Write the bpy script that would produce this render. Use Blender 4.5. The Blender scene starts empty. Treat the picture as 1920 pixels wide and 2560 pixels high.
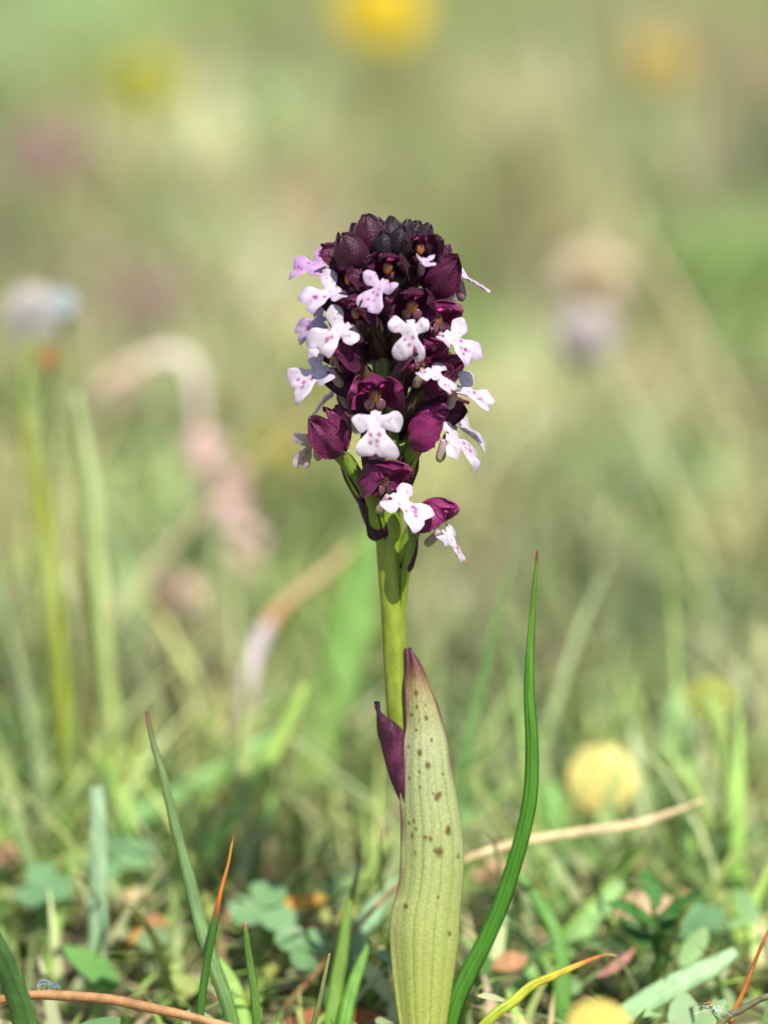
import bpy, math, random
import numpy as np
from mathutils import Vector, Matrix, geometry

random.seed(7)
rng = np.random.default_rng(7)
S = 0.001                                   # the script thinks in millimetres
SC = bpy.context.scene
COL = SC.collection
R = math.radians

# ------------------------------------------------------------------ camera
PITCH = R(12.0)
DIST = 500.0                                # camera to focus plane
K = 0.0578                                  # millimetres per photo pixel in the focus plane
APERTURE = 16.0                             # lens opening, mm
FWD = np.array([0, math.cos(PITCH), -math.sin(PITCH)])
UP = np.array([0, math.sin(PITCH), math.cos(PITCH)])
RIGHT = np.array([1.0, 0, 0])
CENTRE = np.array([0, 0, 83.0])             # what the lens is aimed at
CAM = CENTRE - FWD * DIST
cd = bpy.data.cameras.new('camera')
cam = bpy.data.objects.new('camera', cd)
COL.objects.link(cam)
cam.location = CAM * S
cam.rotation_euler = (math.pi / 2 - PITCH, 0, 0)
cd.sensor_fit = 'VERTICAL'
cd.sensor_height = 36
cd.lens = 36 * DIST / (2560 * K)
cd.clip_start = 0.01
cd.clip_end = 200
cd.dof.use_dof = True
cd.dof.focus_distance = (DIST - 4.0) * S
cd.dof.aperture_fstop = cd.lens / APERTURE
cd.dof.aperture_blades = 0
SC.camera = cam

# ------------------------------------------------------------------ light
SUN_EL, SUN_AZ = R(56), R(22)               # azimuth: to the right of straight behind the camera
w = bpy.data.worlds.new('World')
SC.world = w
w.use_nodes = True
nt = w.node_tree
sky = nt.nodes.new('ShaderNodeTexSky')
sky.sky_type = 'NISHITA'
sky.sun_disc = False
sky.sun_elevation = SUN_EL
to_sun = Vector((math.sin(SUN_AZ) * math.cos(SUN_EL), -math.cos(SUN_AZ) * math.cos(SUN_EL), math.sin(SUN_EL)))
sky.sun_rotation = math.atan2(to_sun.x, to_sun.y)
nt.links.new(sky.outputs[0], nt.nodes['Background'].inputs[0])
nt.nodes['Background'].inputs[1].default_value = 0.105
sd = bpy.data.lights.new('sun', 'SUN')
sun = bpy.data.objects.new('sun', sd)
COL.objects.link(sun)
sd.energy = 4.7
sd.angle = R(0.5)
sd.color = (1.0, 0.95, 0.87)
sun.rotation_euler = to_sun.to_track_quat('Z', 'Y').to_euler()
sun.location = (0.5, -0.5, 2)

vs = SC.view_settings
vs.view_transform = 'Standard'
vs.look = 'None'
vs.exposure = 0.55
vs.gamma = 1
SC.render.engine = 'CYCLES'
SC.cycles.use_denoising = True
SC.cycles.max_bounces = 8
SC.cycles.transparent_max_bounces = 8

# ------------------------------------------------------------------ helpers
def P(px, py, depth=0.0):
    """photo pixel at a distance behind the focus plane -> place in the meadow (mm)"""
    f = (DIST + depth) / DIST
    return CAM + FWD * (DIST + depth) + (RIGHT * (px - 960) - UP * (py - 1280)) * K * f

def ground_depth(py, h=0.0):
    s = FWD[2] - UP[2] * (py - 1280) * K / DIST
    return -(CAM[2] - h) / s - DIST

def G(px, py, h=0.0):
    return P(px, py, ground_depth(py, h))

def lin(r, g, b):
    f = lambda c: (c / 255 / 12.92) if c / 255 <= 0.04045 else ((c / 255 + 0.055) / 1.055) ** 2.4
    return np.array([f(r), f(g), f(b)])

def make(name, verts, faces, mat, parent=None, cols=None, origin=None, smooth=True):
    """one mesh object from points in mm; a part keeps the origin of its thing"""
    verts = np.asarray(verts, float)
    if origin is None:
        origin = ORG[parent.name] if parent else np.zeros(3)
    origin = np.asarray(origin, float)
    me = bpy.data.meshes.new(name)
    me.from_pydata([tuple(v) for v in (verts - origin) * S], [], [tuple(int(i) for i in f) for f in faces])
    if smooth:
        me.polygons.foreach_set('use_smooth', np.ones(len(me.polygons), bool))
    if cols is not None:
        c = np.ones((len(verts), 4))
        c[:, :3] = cols
        a = me.color_attributes.new('Col', 'FLOAT_COLOR', 'POINT')
        a.data.foreach_set('color', c.ravel())
    me.materials.append(mat)
    o = bpy.data.objects.new(name, me)
    COL.objects.link(o)
    if parent:
        o.parent = parent
    else:
        o.location = origin * S
    ORG[o.name] = origin
    return o

ORG = {}

def thing(name, label, cat, origin, group=None):
    o = bpy.data.objects.new(name, None)
    o.empty_display_size = 0.005
    COL.objects.link(o)
    o.location = np.asarray(origin, float) * S
    ORG[o.name] = np.asarray(origin, float)
    return tag(o, label, cat, group)

def tag(o, label, cat=None, group=None, kind=None):
    o['label'] = label
    if cat:
        o['category'] = cat
    if group:
        o['group'] = group
    if kind:
        o['kind'] = kind
    return o

def spline(pts, n):
    """Catmull-Rom through points, n samples evenly spread"""
    p = np.asarray(pts, float)
    p = np.vstack([2 * p[0] - p[1], p, 2 * p[-1] - p[-2]])
    m = len(p) - 3
    out = []
    for t in np.linspace(0, m - 1e-9, n):
        i = int(t)
        u = t - i
        a, b, c, d = p[i:i + 4]
        out.append(0.5 * (2 * b + (c - a) * u + (2 * a - 5 * b + 4 * c - d) * u ** 2 + (3 * b - a - 3 * c + d) * u ** 3))
    return np.array(out)

def ramp(t, stops):
    t = np.asarray(t, float)
    xs = [s[0] for s in stops]
    return np.stack([np.interp(t, xs, [s[1][k] for s in stops]) for k in range(3)], -1)

def unit(v):
    v = np.asarray(v, float)
    return v / (np.linalg.norm(v) + 1e-12)

def ring_mesh(rings, closed=True, cap=True):
    """rings: (n, m, 3) -> verts, faces"""
    n, m, _ = rings.shape
    v = rings.reshape(-1, 3)
    f = []
    for i in range(n - 1):
        for j in range(m if closed else m - 1):
            k = (j + 1) % m
            f.append((i * m + j, i * m + k, (i + 1) * m + k, (i + 1) * m + j))
    if cap and closed:
        f.append(tuple(range(m))[::-1])
        f.append(tuple((n - 1) * m + j for j in range(m)))
    return v, f

def tube(path, radii, n=40, m=12, wob=0.0, flat=1.0):
    p = spline(path, n)
    r = np.interp(np.linspace(0, 1, n), np.linspace(0, 1, len(radii)), radii)
    t = np.gradient(p, axis=0)
    rings = []
    for i in range(n):
        d = unit(t[i])
        a = unit(np.cross(d, [0, 1, 0.13]))
        b = np.cross(d, a)
        ang = np.linspace(0, 2 * np.pi, m, endpoint=False)
        rr = r[i] * (1 + wob * np.sin(3 * ang + i * 0.35) + wob * 0.6 * math.sin(i * 0.9))
        rings.append(p[i] + np.outer(np.cos(ang) * rr, a) + np.outer(np.sin(ang) * rr * flat, b))
    return (*ring_mesh(np.array(rings)), np.repeat(np.linspace(0, 1, n), m))

def blade_mesh(path, widths, n=36, fold=0.25, thick=0.35, face=(0, -1, 0.2), twist=0.0, keel=0.0, nf=6):
    """a leaf blade: crescent cross-section swept along a path"""
    p = spline(path, n)
    wd = np.interp(np.linspace(0, 1, n), np.linspace(0, 1, len(widths)), widths)
    tg = np.gradient(p, axis=0)
    fr = np.linspace(-1, 1, nf)
    s = np.concatenate([fr, [0.6, 0.2, -0.2, -0.6]])
    up = np.concatenate([(np.abs(fr) < .999) * 1.0, [-1, -1, -1, -1]])
    rings = []
    for i in range(n):
        d = unit(tg[i])
        fc = np.array(face, float)
        side = unit(np.cross(d, fc))
        nor = np.cross(side, d)
        if twist:
            a = twist * i / n
            side, nor = side * math.cos(a) + nor * math.sin(a), nor * math.cos(a) - side * math.sin(a)
        w2 = wd[i] / 2
        th = min(thick, wd[i] * 0.45) / 2
        bow = fold * w2 * (s ** 2)
        rings.append(p[i] + np.outer(s * w2, side) + np.outer(-bow + up * th * (1 - 0.5 * s ** 2) + keel * w2 * np.exp(-(s / .22) ** 2) * (up > 0) * -1, nor))
    rings = np.array(rings)
    v, f = ring_mesh(rings)
    return v, f, np.repeat(np.linspace(0, 1, n), len(s)), np.tile(s, n)

# ------------------------------------------------------------------ materials
def material(name, rough=0.5, spec=0.4, transl=0.0, sss=0.0, var=0.25, vscale=400, bump=0.0, bscale=2500, stretch=None,
             base=None, sheen=0.0, coat=0.0, voronoi=False, bdist=0.00015):
    m = bpy.data.materials.new(name)
    m.use_nodes = True
    t = m.node_tree
    N, L = t.nodes, t.links
    b = N['Principled BSDF']
    out = N['Material Output']
    tc = N.new('ShaderNodeTexCoord')
    if base is None:
        c = N.new('ShaderNodeAttribute')
        c.attribute_name = 'Col'
        csock = c.outputs['Color']
    else:
        c = N.new('ShaderNodeRGB')
        c.outputs[0].default_value = (*base, 1)
        csock = c.outputs[0]
    vec = tc.outputs['Object']
    if stretch:
        mp = N.new('ShaderNodeMapping')
        mp.inputs['Scale'].default_value = stretch
        L.new(vec, mp.inputs['Vector'])
        vec = mp.outputs[0]
    nz = N.new('ShaderNodeTexNoise')
    nz.inputs['Scale'].default_value = vscale
    nz.inputs['Detail'].default_value = 4
    L.new(vec, nz.inputs['Vector'])
    mr = N.new('ShaderNodeMapRange')
    mr.inputs['From Min'].default_value = 0.25
    mr.inputs['From Max'].default_value = 0.75
    mr.inputs['To Min'].default_value = 1 - var
    mr.inputs['To Max'].default_value = 1 + var
    L.new(nz.outputs[0], mr.inputs['Value'])
    mul = N.new('ShaderNodeVectorMath')
    mul.operation = 'SCALE'
    L.new(csock, mul.inputs[0])
    L.new(mr.outputs[0], mul.inputs['Scale'])
    L.new(mul.outputs[0], b.inputs['Base Color'])
    b.inputs['Roughness'].default_value = rough
    b.inputs['Specular IOR Level'].default_value = spec
    b.inputs['Subsurface Weight'].default_value = sss
    b.inputs['Subsurface Radius'].default_value = (1.0, 0.7, 0.6)
    b.inputs['Subsurface Scale'].default_value = 0.0007
    b.inputs['Sheen Weight'].default_value = sheen
    b.inputs['Coat Weight'].default_value = coat
    b.inputs['Coat Roughness'].default_value = 0.25
    if bump:
        if voronoi:
            bz = N.new('ShaderNodeTexVoronoi')
            so = bz.outputs['Distance']
        else:
            bz = N.new('ShaderNodeTexNoise')
            bz.inputs['Detail'].default_value = 3
            so = bz.outputs[0]
        bz.inputs['Scale'].default_value = bscale
        L.new(vec, bz.inputs['Vector'])
        bp = N.new('ShaderNodeBump')
        bp.inputs['Strength'].default_value = bump
        bp.inputs['Distance'].default_value = bdist
        L.new(so, bp.inputs['Height'])
        L.new(bp.outputs[0], b.inputs['Normal'])
    if transl:
        tr = N.new('ShaderNodeBsdfTranslucent')
        L.new(mul.outputs[0], tr.inputs['Color'])
        mx = N.new('ShaderNodeMixShader')
        mx.inputs[0].default_value = transl
        L.new(b.outputs[0], mx.inputs[1])
        L.new(tr.outputs[0], mx.inputs[2])
        L.new(mx.outputs[0], out.inputs['Surface'])
    return m

M = {
    'sepal': material('sepal', rough=0.46, spec=0.3, transl=0.16, var=0.35, vscale=700, bump=0.55, bscale=3800, voronoi=True, sheen=0.05),
    'lip': material('lip', rough=0.5, spec=0.35, sss=0.2, transl=0.12, var=0.07, vscale=900, bump=0.25, bscale=3000),
    'column': material('column', rough=0.3, spec=0.5, sss=0.3, var=0.3, vscale=1500, coat=0.2),
    'stem': material('stem', rough=0.4, spec=0.5, sss=0.12, var=0.22, vscale=900, bump=0.6, bscale=5200, stretch=(1, 1, 0.5), bdist=0.00014),
    'leaf': material('leaf', rough=0.42, spec=0.45, transl=0.2, var=0.2, vscale=2600, bump=0.8, bscale=5200, stretch=(0.8, 0.8, 1.2), bdist=0.00012),
    'blade': material('blade', rough=0.48, spec=0.38, transl=0.22, var=0.24, vscale=500, bump=0.45, bscale=3200, stretch=(1, 1, 0.2)),
    'turf': material('turf', rough=0.5, spec=0.4, transl=0.28, var=0.2, vscale=120),
    'dry': material('dry', rough=0.6, spec=0.3, transl=0.12, var=0.35, vscale=600, bump=0.4, bscale=3000),
    'petal': material('petal', rough=0.5, spec=0.3, transl=0.25, var=0.1, vscale=200),
}

def glass_material():
    m = bpy.data.materials.new('dew')
    m.use_nodes = True
    b = m.node_tree.nodes['Principled BSDF']
    b.inputs['Transmission Weight'].default_value = 1
    b.inputs['IOR'].default_value = 1.33
    b.inputs['Roughness'].default_value = 0.02
    return m
M['dew'] = glass_material()

def soil_material():
    m = bpy.data.materials.new('soil')
    m.use_nodes = True
    t = m.node_tree
    N, L = t.nodes, t.links
    b = N['Principled BSDF']
    tc = N.new('ShaderNodeTexCoord')
    a = N.new('ShaderNodeTexNoise')
    a.inputs['Scale'].default_value = 9
    a.inputs['Detail'].default_value = 8
    L.new(tc.outputs['Object'], a.inputs['Vector'])
    r = N.new('ShaderNodeValToRGB')
    e = r.color_ramp.elements
    e[0].position, e[0].color = 0.3, (0.10, 0.12, 0.045, 1)
    e[1].position, e[1].color = 0.72, (0.34, 0.25, 0.16, 1)
    k = e.new(0.52)
    k.color = (0.20, 0.17, 0.09, 1)
    L.new(a.outputs[0], r.inputs[0])
    L.new(r.outputs[0], b.inputs['Base Color'])
    b.inputs['Roughness'].default_value = 0.95
    bz = N.new('ShaderNodeTexNoise')
    bz.inputs['Scale'].default_value = 220
    bz.inputs['Detail'].default_value = 6
    L.new(tc.outputs['Object'], bz.inputs['Vector'])
    bp = N.new('ShaderNodeBump')
    bp.inputs['Strength'].default_value = 0.8
    bp.inputs['Distance'].default_value = 0.004
    L.new(bz.outputs[0], bp.inputs['Height'])
    L.new(bp.outputs[0], b.inputs['Normal'])
    return m
M['soil'] = soil_material()

# ------------------------------------------------------------------ ground sheet
def hump(x, y):
    return 2.2 * np.sin(x / 37 + 1.3) * np.cos(y / 51) + 1.3 * np.sin(x / 13 + y / 17)

xs = np.concatenate([-np.geomspace(60000, 700, 14), np.linspace(-650, 650, 90), np.geomspace(700, 60000, 14)])
ys = np.concatenate([-np.geomspace(60000, 700, 14), np.linspace(-650, 4000, 240), np.geomspace(4100, 120000, 16)])
gx, gy = np.meshgrid(xs, ys)
fade = np.clip(1 - np.maximum(np.abs(gx) / 700, np.abs(gy) / 4200), 0, 1)
gz = hump(gx, gy) * fade - 3.0
nx, ny = len(xs), len(ys)
gf = [(j * nx + i, j * nx + i + 1, (j + 1) * nx + i + 1, (j + 1) * nx + i) for j in range(ny - 1) for i in range(nx - 1)]
o = make('ground', np.stack([gx, gy, gz], -1).reshape(-1, 3), gf, M['soil'])
o['kind'] = 'structure'
o['label'] = 'brown meadow soil under the short turf'

# ------------------------------------------------------------------ turf: what nobody could count
GREEN = lin(130, 154, 78); YGREEN = lin(162, 174, 86); BLUEG = lin(116, 154, 98); SAGE = lin(162, 172, 122)
STRAW = lin(222, 202, 162); TAN = lin(202, 172, 132); PINK = lin(202, 162, 144); BROWN = lin(148, 116, 86); DEEP = lin(76, 116, 48)
MINT = lin(154, 186, 128); OCHRE = lin(194, 170, 86); BRIGHT = lin(138, 174, 74)
# patches of the meadow: (photo x, photo y, radius px, colour, weight), turned into places on the ground
U = 1920 / 1659
patches = [
    (60, 90, 120, MINT, 1.4), (200, 60, 90, GREEN, .8), (600, 190, 150, SAGE, 1.3), (430, 90, 100, GREEN, .7), (1100, 240, 140, STRAW, .6),
    (1600, 140, 130, TAN, 1.6), (1500, 330, 130, SAGE, .8), (1560, 500, 110, DEEP, 1.4), (1440, 430, 100, SAGE, .8), (110, 350, 90, PINK, 1.7),
    (330, 600, 90, PINK, 1.5), (220, 480, 80, TAN, .8), (140, 560, 90, DEEP, 1.0), (300, 880, 80, DEEP, .9), (1330, 560, 70, STRAW, 1.6), (1620, 880, 60, DEEP, 1.0), (1200, 1150, 70, DEEP, .8), (800, 900, 80, OCHRE, .6), (1060, 1400, 70, DEEP, 1.2), (1100, 1600, 70, DEEP, 1.0), (700, 480, 130, STRAW, 1.7), (580, 560, 90, STRAW, 1.5),
    (1180, 470, 110, TAN, 1.2), (1580, 680, 120, BRIGHT, 1.9), (1500, 830, 90, TAN, .9), (1630, 990, 90, MINT, 1.6), (900, 260, 110, OCHRE, .7),
    (1010, 1060, 100, STRAW, 1.2), (590, 940, 80, OCHRE, 1.4), (340, 1050, 120, GREEN, 1.2), (330, 1200, 110, DEEP, 1.2), (300, 1330, 80, BLUEG, 1.2), (440, 1150, 70, BLUEG, 1.0), (250, 900, 100, GREEN, 1.0),
    (480, 500, 120, SAGE, 1.0), (1060, 1210, 60, PINK, 1.5), (1000, 1300, 90, BLUEG, 1.4), (1400, 1300, 140, SAGE, 1.2), (1600, 1140, 80, TAN, 1.5),
    (1250, 1370, 90, YGREEN, 1.2), (650, 1240, 110, YGREEN, .8), (640, 1650, 120, GREEN, 1.0), (980, 1480, 110, DEEP, 1.4), (1350, 950, 120, SAGE, 1.2),
    (1150, 850, 100, SAGE, .9), (1180, 640, 60, GREEN, 1.0), (880, 380, 90, SAGE, .7), (1580, 1450, 100, BLUEG, 1.2), (1250, 1080, 90, SAGE, .7),
    (460, 1400, 90, SAGE, 1.0), (70, 1100, 110, TAN, .9), (1050, 1750, 100, GREEN, .8), (1420, 1850, 120, GREEN, .7),
]
pc = []
for (x, y, r, c, wt) in patches:
    g = G(x * U, y * U, 12)
    g2 = G((x + r) * U, y * U, 12)
    gy1, gy2 = G(x * U, (y - r * .8) * U, 12)[1], G(x * U, (y + r * .8) * U, 12)[1]
    pc.append((g[0], g[1], g2[0] - g[0], (gy1 - gy2) / 2, c, wt))

NCL = 700
cl_y = -160 + 4100 * rng.random(NCL) ** 2.0
cl_x = (rng.random(NCL) * 2 - 1) * (0.17 * (560 + cl_y) + 70)
cl_b = np.exp(rng.normal(0, .32, NCL))
cl_c = np.array([GREEN, STRAW, DEEP, SAGE, YGREEN, PINK, MINT])[rng.choice(7, NCL, p=[.18, .21, .21, .12, .10, .11, .07])]

def clump(x, y):
    best = np.full(len(x), 1e18); idx = np.zeros(len(x), int)
    for k in range(NCL):
        d = ((x - cl_x[k]) ** 2 + ((y - cl_y[k]) * .6) ** 2) * (1 + 0 * x)
        m = d < best
        best[m] = d[m]; idx[m] = k
    return cl_b[idx][:, None], cl_c[idx]

def turf_colour(x, y, kind):
    base = {'grass': GREEN, 'straw': STRAW, 'leaf': BLUEG}[kind]
    n = len(x)
    mixc = {'grass': [GREEN, YGREEN, SAGE, DEEP, BRIGHT], 'straw': [STRAW, TAN, BROWN, STRAW, PINK], 'leaf': [BLUEG, GREEN, SAGE, DEEP, BLUEG]}[kind]
    c = np.array(mixc)[rng.integers(0, 5, n)]
    acc = c * 0.55
    wsum = np.full(n, 0.55)
    for (cx, cy, rx, ry, cc, wt) in pc:
        k = 1.7 * wt * np.exp(-((x - cx) / rx) ** 2 - ((y - cy) / ry) ** 2)
        acc += k[:, None] * cc
        wsum += k
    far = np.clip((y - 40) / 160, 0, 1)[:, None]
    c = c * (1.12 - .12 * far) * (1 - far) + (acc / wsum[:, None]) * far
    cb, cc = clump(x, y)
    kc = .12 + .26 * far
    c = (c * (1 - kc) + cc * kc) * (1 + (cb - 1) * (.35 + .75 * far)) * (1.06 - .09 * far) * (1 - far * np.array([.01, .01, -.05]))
    return c * (1 + (rng.uniform(-0.28, 0.28, (n, 1))) * (1 - 0.5 * far)) * rng.uniform(0.95, 1.05, (n, 3))

def scatter(n, y0, y1):
    y = y0 + (y1 - y0) * rng.random(n)
    # more of them where the wedge is wide
    keep = rng.random(n) < (0.16 * (560 + y) + 60) / (0.16 * (560 + y1) + 60)
    y = y[keep]
    x = (rng.random(len(y)) * 2 - 1) * (0.17 * (560 + y) + 70)
    return x, y

def turf(name, label, kind, n_near, n_mid, n_far):
    X, Y, L, W = [], [], [], []
    for n, y0, y1, sc in ((n_near, -160, 260, 1.0), (n_mid, 260, 900, 1.15), (n_far, 900, 3900, 1.9)):
        x, y = scatter(n, y0, y1)
        X.append(x); Y.append(y)
        m = len(x)
        if kind == 'grass':
            L.append(rng.gamma(6, 4.1, m) * sc * (1 + .3 * ((y > 15) & (y < 260)))); W.append(rng.uniform(0.9, 2.4, m) * sc)
        elif kind == 'straw':
            L.append(rng.gamma(7, 4.2, m) * sc); W.append(rng.uniform(0.7, 1.9, m) * sc)
        else:
            L.append(rng.uniform(5, 12, m) * sc); W.append(rng.uniform(3, 6.5, m) * sc)
    m = n_far // 2                          # and outside the picture, coarser
    y = -500 + 6000 * rng.random(m); x = (rng.random(m) * 2 - 1) * 2600
    keep = np.abs(x) > 0.16 * (560 + np.clip(y, -300, 3700)) + 60
    keep |= y > 3800
    x, y = x[keep], y[keep]
    X.append(x); Y.append(y); m = len(x)
    L.append(rng.uniform(25, 60, m)); W.append(rng.uniform(5, 11, m))
    X, Y, L, W = map(np.concatenate, (X, Y, L, W))
    if kind != 'leaf':                     # keep the strip before the orchid low
        near = np.clip((Y + 60) / 120, 0.35, 1)
        L = L * near
    n = len(X)
    az = rng.random(n) * 2 * np.pi
    d = np.stack([np.cos(az), np.sin(az), 0 * az], -1)
    s = np.stack([-np.sin(az), np.cos(az), 0 * az], -1)
    base = np.stack([X, Y, hump(X, Y) - 4.0], -1)
    if kind == 'grass':
        lean, droop, zf = rng.uniform(0.1, 0.9, n), rng.uniform(0.1, 0.6, n), rng.uniform(0.6, 1, n)
    elif kind == 'straw':
        lean, droop, zf = rng.uniform(0.6, 1.0, n), rng.uniform(0.1, 0.35, n), rng.uniform(0.12, 0.6, n)
    else:
        lean, droop, zf = rng.uniform(0.7, 1.0, n), rng.uniform(0.0, 0.4, n), rng.uniform(0.05, 0.6, n)
        base[:, 2] += rng.uniform(2, 12, n)
    rows = 5
    ts = np.linspace(0, 1, rows)
    V = np.zeros((n, rows, 2, 3))
    for i, t in enumerate(ts):
        c = base + d * (L * (lean * t * 0.6 + droop * t * t))[:, None]
        c[:, 2] += L * (zf * t - droop * 0.45 * t ** 2.5) + (2.5 if kind == 'straw' else 0)
        ww = W / 2 * ((1 - t ** 2.2) * 0.96 + 0.04 if kind != 'leaf' else math.sin(math.pi * (0.06 + 0.9 * t)) ** 0.7)
        V[:, i, 0] = c - s * ww[:, None]
        V[:, i, 1] = c + s * ww[:, None]
    V = V.reshape(-1, 3)
    idx = (np.arange(n) * rows * 2)[:, None]
    F = np.concatenate([idx + np.array([2 * i, 2 * i + 1, 2 * i + 3, 2 * i + 2]) for i in range(rows - 1)], 0)
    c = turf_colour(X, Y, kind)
    if kind != 'leaf':
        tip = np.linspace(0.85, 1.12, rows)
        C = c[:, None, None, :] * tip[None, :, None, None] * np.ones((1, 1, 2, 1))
    else:
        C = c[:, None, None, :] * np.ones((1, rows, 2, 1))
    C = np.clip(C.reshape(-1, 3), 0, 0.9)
    me = bpy.data.meshes.new(name)
    me.vertices.add(len(V)); me.loops.add(F.size); me.polygons.add(len(F))
    me.vertices.foreach_set('co', (V * S).ravel())
    me.loops.foreach_set('vertex_index', F.ravel().astype(np.int32))
    me.polygons.foreach_set('loop_start', (np.arange(len(F)) * 4).astype(np.int32))
    me.polygons.foreach_set('use_smooth', np.ones(len(F), bool))
    me.update(calc_edges=True)
    at = me.color_attributes.new('Col', 'FLOAT_COLOR', 'POINT')
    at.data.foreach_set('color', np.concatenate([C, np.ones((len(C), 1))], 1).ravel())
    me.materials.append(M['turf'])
    ob = bpy.data.objects.new(name, me)
    COL.objects.link(ob)
    ob['kind'] = 'stuff'
    ob['label'] = label
    return ob

turf('meadow_grass', 'short green meadow grass covering the ground', 'grass', 8600, 14000, 32000)
turf('dry_grass_litter', 'pale dry grass lying among the green turf', 'straw', 3000, 7000, 14000)
turf('low_leaves', 'small rounded leaves low in the meadow turf', 'leaf', 1500, 4500, 11000)

# ------------------------------------------------------------------ blades of grass one can tell apart
def to_ground(pts):
    pts = [np.asarray(p, float) for p in pts]
    a, b = pts[-2], pts[-1]
    if b[2] > -2:
        d = unit(b - a)
        d = unit(np.array([d[0] * 0.6, d[1] * 0.4, min(d[2], -0.55)]))
        pts.append(b + d * ((b[2] + 3.5) / -d[2]))
    return pts

def px_path(pix, d0, d1):
    n = len(pix)
    return [P(x, y, d0 + (d1 - d0) * i / (n - 1)) for i, (x, y) in enumerate(pix)]

def grass(name, label, pix, widths, depth, stops, group=None, fold=0.3, thick=0.5, mat='blade', face=(0.15, -1, 0.3), grounded=True, twist=0.0, cat='grass', n=44, nf=18, keel=0.12, vein=.13):
    d0, d1 = depth if isinstance(depth, tuple) else (depth, depth)
    pts = px_path(pix, d0, d1)
    if grounded:
        m0 = len(pts)
        pts = to_ground(pts)
        widths = list(widths) + ([widths[-1]] if len(pts) > m0 else [])
        # put the stop positions on the visible part
    v, f, t, s = blade_mesh(pts, [x * K for x in widths], n=n, fold=fold, thick=thick, face=face, twist=twist, nf=nf, keel=keel)
    c = ramp(t, stops)
    ph = random.uniform(0, 6)
    stripe = 1 + vein * np.sin(s * 15 + ph) + 0.05 * np.sin(s * 27 + t * 3)
    blotch = 1 + 0.07 * np.sin(t * 31 + s * 2 + ph) + 0.06 * np.sin(t * 67 + s * 5)
    c = c * (stripe * blotch * (1 - 0.12 * np.exp(-(s / .2) ** 2)))[:, None]
    return tag(make(name, v, f, M[mat], cols=c, origin=pts[-1]), label, cat, group)

g1 = lin(86, 122, 44); g2 = lin(104, 140, 74); g3 = lin(150, 182, 130)
red = lin(120, 60, 50); orange = lin(206, 120, 44); gold = lin(196, 168, 56); tan = lin(206, 170, 126); bluegreen = lin(128, 168, 128)

grass('grass_shoot', 'grey-green grass blade with brown blunt tip beside the thin orange-tipped blade',
      [(367, 1778), (380, 1845), (405, 1931), (440, 2070), (480, 2221), (509, 2337), (538, 2423), (579, 2545)],
      [8, 14, 20, 27, 33, 36, 37, 36], (12, 4), [(0, lin(112, 70, 56)), (.06, lin(110, 84, 60)), (.14, lin(104, 124, 72)), (.5, lin(110, 142, 84)), (1, lin(96, 136, 62))], fold=0.5)
grass('grass_shoot', 'thin dark green grass blade with orange dried tip in sharp focus',
      [(584, 2088), (578, 2120), (570, 2163), (550, 2238), (536, 2313), (518, 2406), (498, 2560)],
      [3, 6, 8, 10, 20, 20, 22], (0, 1), [(0, lin(150, 60, 50)), (.1, gold), (.3, lin(190, 126, 60)), (.43, orange), (.5, lin(150, 90, 40)), (.56, lin(70, 110, 40)), (1, lin(70, 116, 40))], fold=0.5)
grass('grass_shoot', 'short narrow green grass blade with a pinkish tip between taller blades',
      [(613, 2305), (617, 2350), (622, 2390), (634, 2470), (643, 2565)], [8, 15, 18, 20, 22], (-10, -8),
      [(0, lin(206, 120, 110)), (.1, lin(100, 130, 60)), (1, lin(84, 132, 48))])
grass('grass_shoot', 'soft upright green grass blade with a faint thread-like tip next to the spotted leaf',
      [(905, 2080), (893, 2180), (872, 2279), (856, 2380), (840, 2480), (828, 2570)], [4, 9, 22, 34, 40, 42], (26, 18),
      [(0, lin(140, 140, 80)), (.4, lin(110, 146, 52)), (1, lin(110, 150, 50))])
grass('grass_shoot', 'very thin grey-green grass blade leaning beside the soft upright blade',
      [(824, 2384), (812, 2440), (800, 2500), (784, 2570)], [5, 10, 12, 14], (-6, -4), [(0, lin(150, 150, 100)), (1, lin(100, 130, 60))])
grass('grass_shoot', 'dark green grass blade crossing the brown horizontal stalk at the meadow edge',
      [(-40, 2290), (0, 2385), (35, 2470), (66, 2570)], [40, 52, 56, 60], (-22, -14), [(0, lin(70, 108, 60)), (1, lin(84, 118, 60))])
grass('curved_leaf', 'long curved glossy green tubular leaf with reddish tip standing beside the orchid',
      [(1342, 1374), (1339, 1420), (1333, 1481), (1323, 1620), (1319, 1736), (1325, 1852), (1323, 1967), (1308, 2060), (1279, 2164), (1244, 2268), (1203, 2361), (1160, 2442), (1120, 2540)],
      [6, 10, 13, 22, 29, 35, 38, 40, 42, 44, 46, 50, 52], (0, 7),
      [(0, lin(150, 80, 70)), (.035, lin(132, 86, 60)), (.075, lin(104, 134, 50)), (.3, lin(82, 134, 40)), (.6, lin(72, 130, 38)), (1, lin(80, 136, 42))], fold=0.8, thick=1.1, keel=.22, vein=.08, face=(-0.45, -1, 0.25), cat='leaf', n=80)
grass('grass_shoot', 'yellow-green grass blade turning orange with a dry tan tip, arching low',
      [(1544, 2389), (1515, 2388), (1492, 2394), (1440, 2415), (1382, 2441), (1330, 2464), (1284, 2504), (1205, 2570)],
      [4, 7, 9, 14, 20, 24, 26, 28], (10, -2), [(0, tan), (.16, lin(170, 130, 70)), (.3, lin(200, 120, 60)), (.42, lin(206, 180, 60)), (.65, lin(170, 176, 40)), (1, lin(150, 172, 44))])
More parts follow.
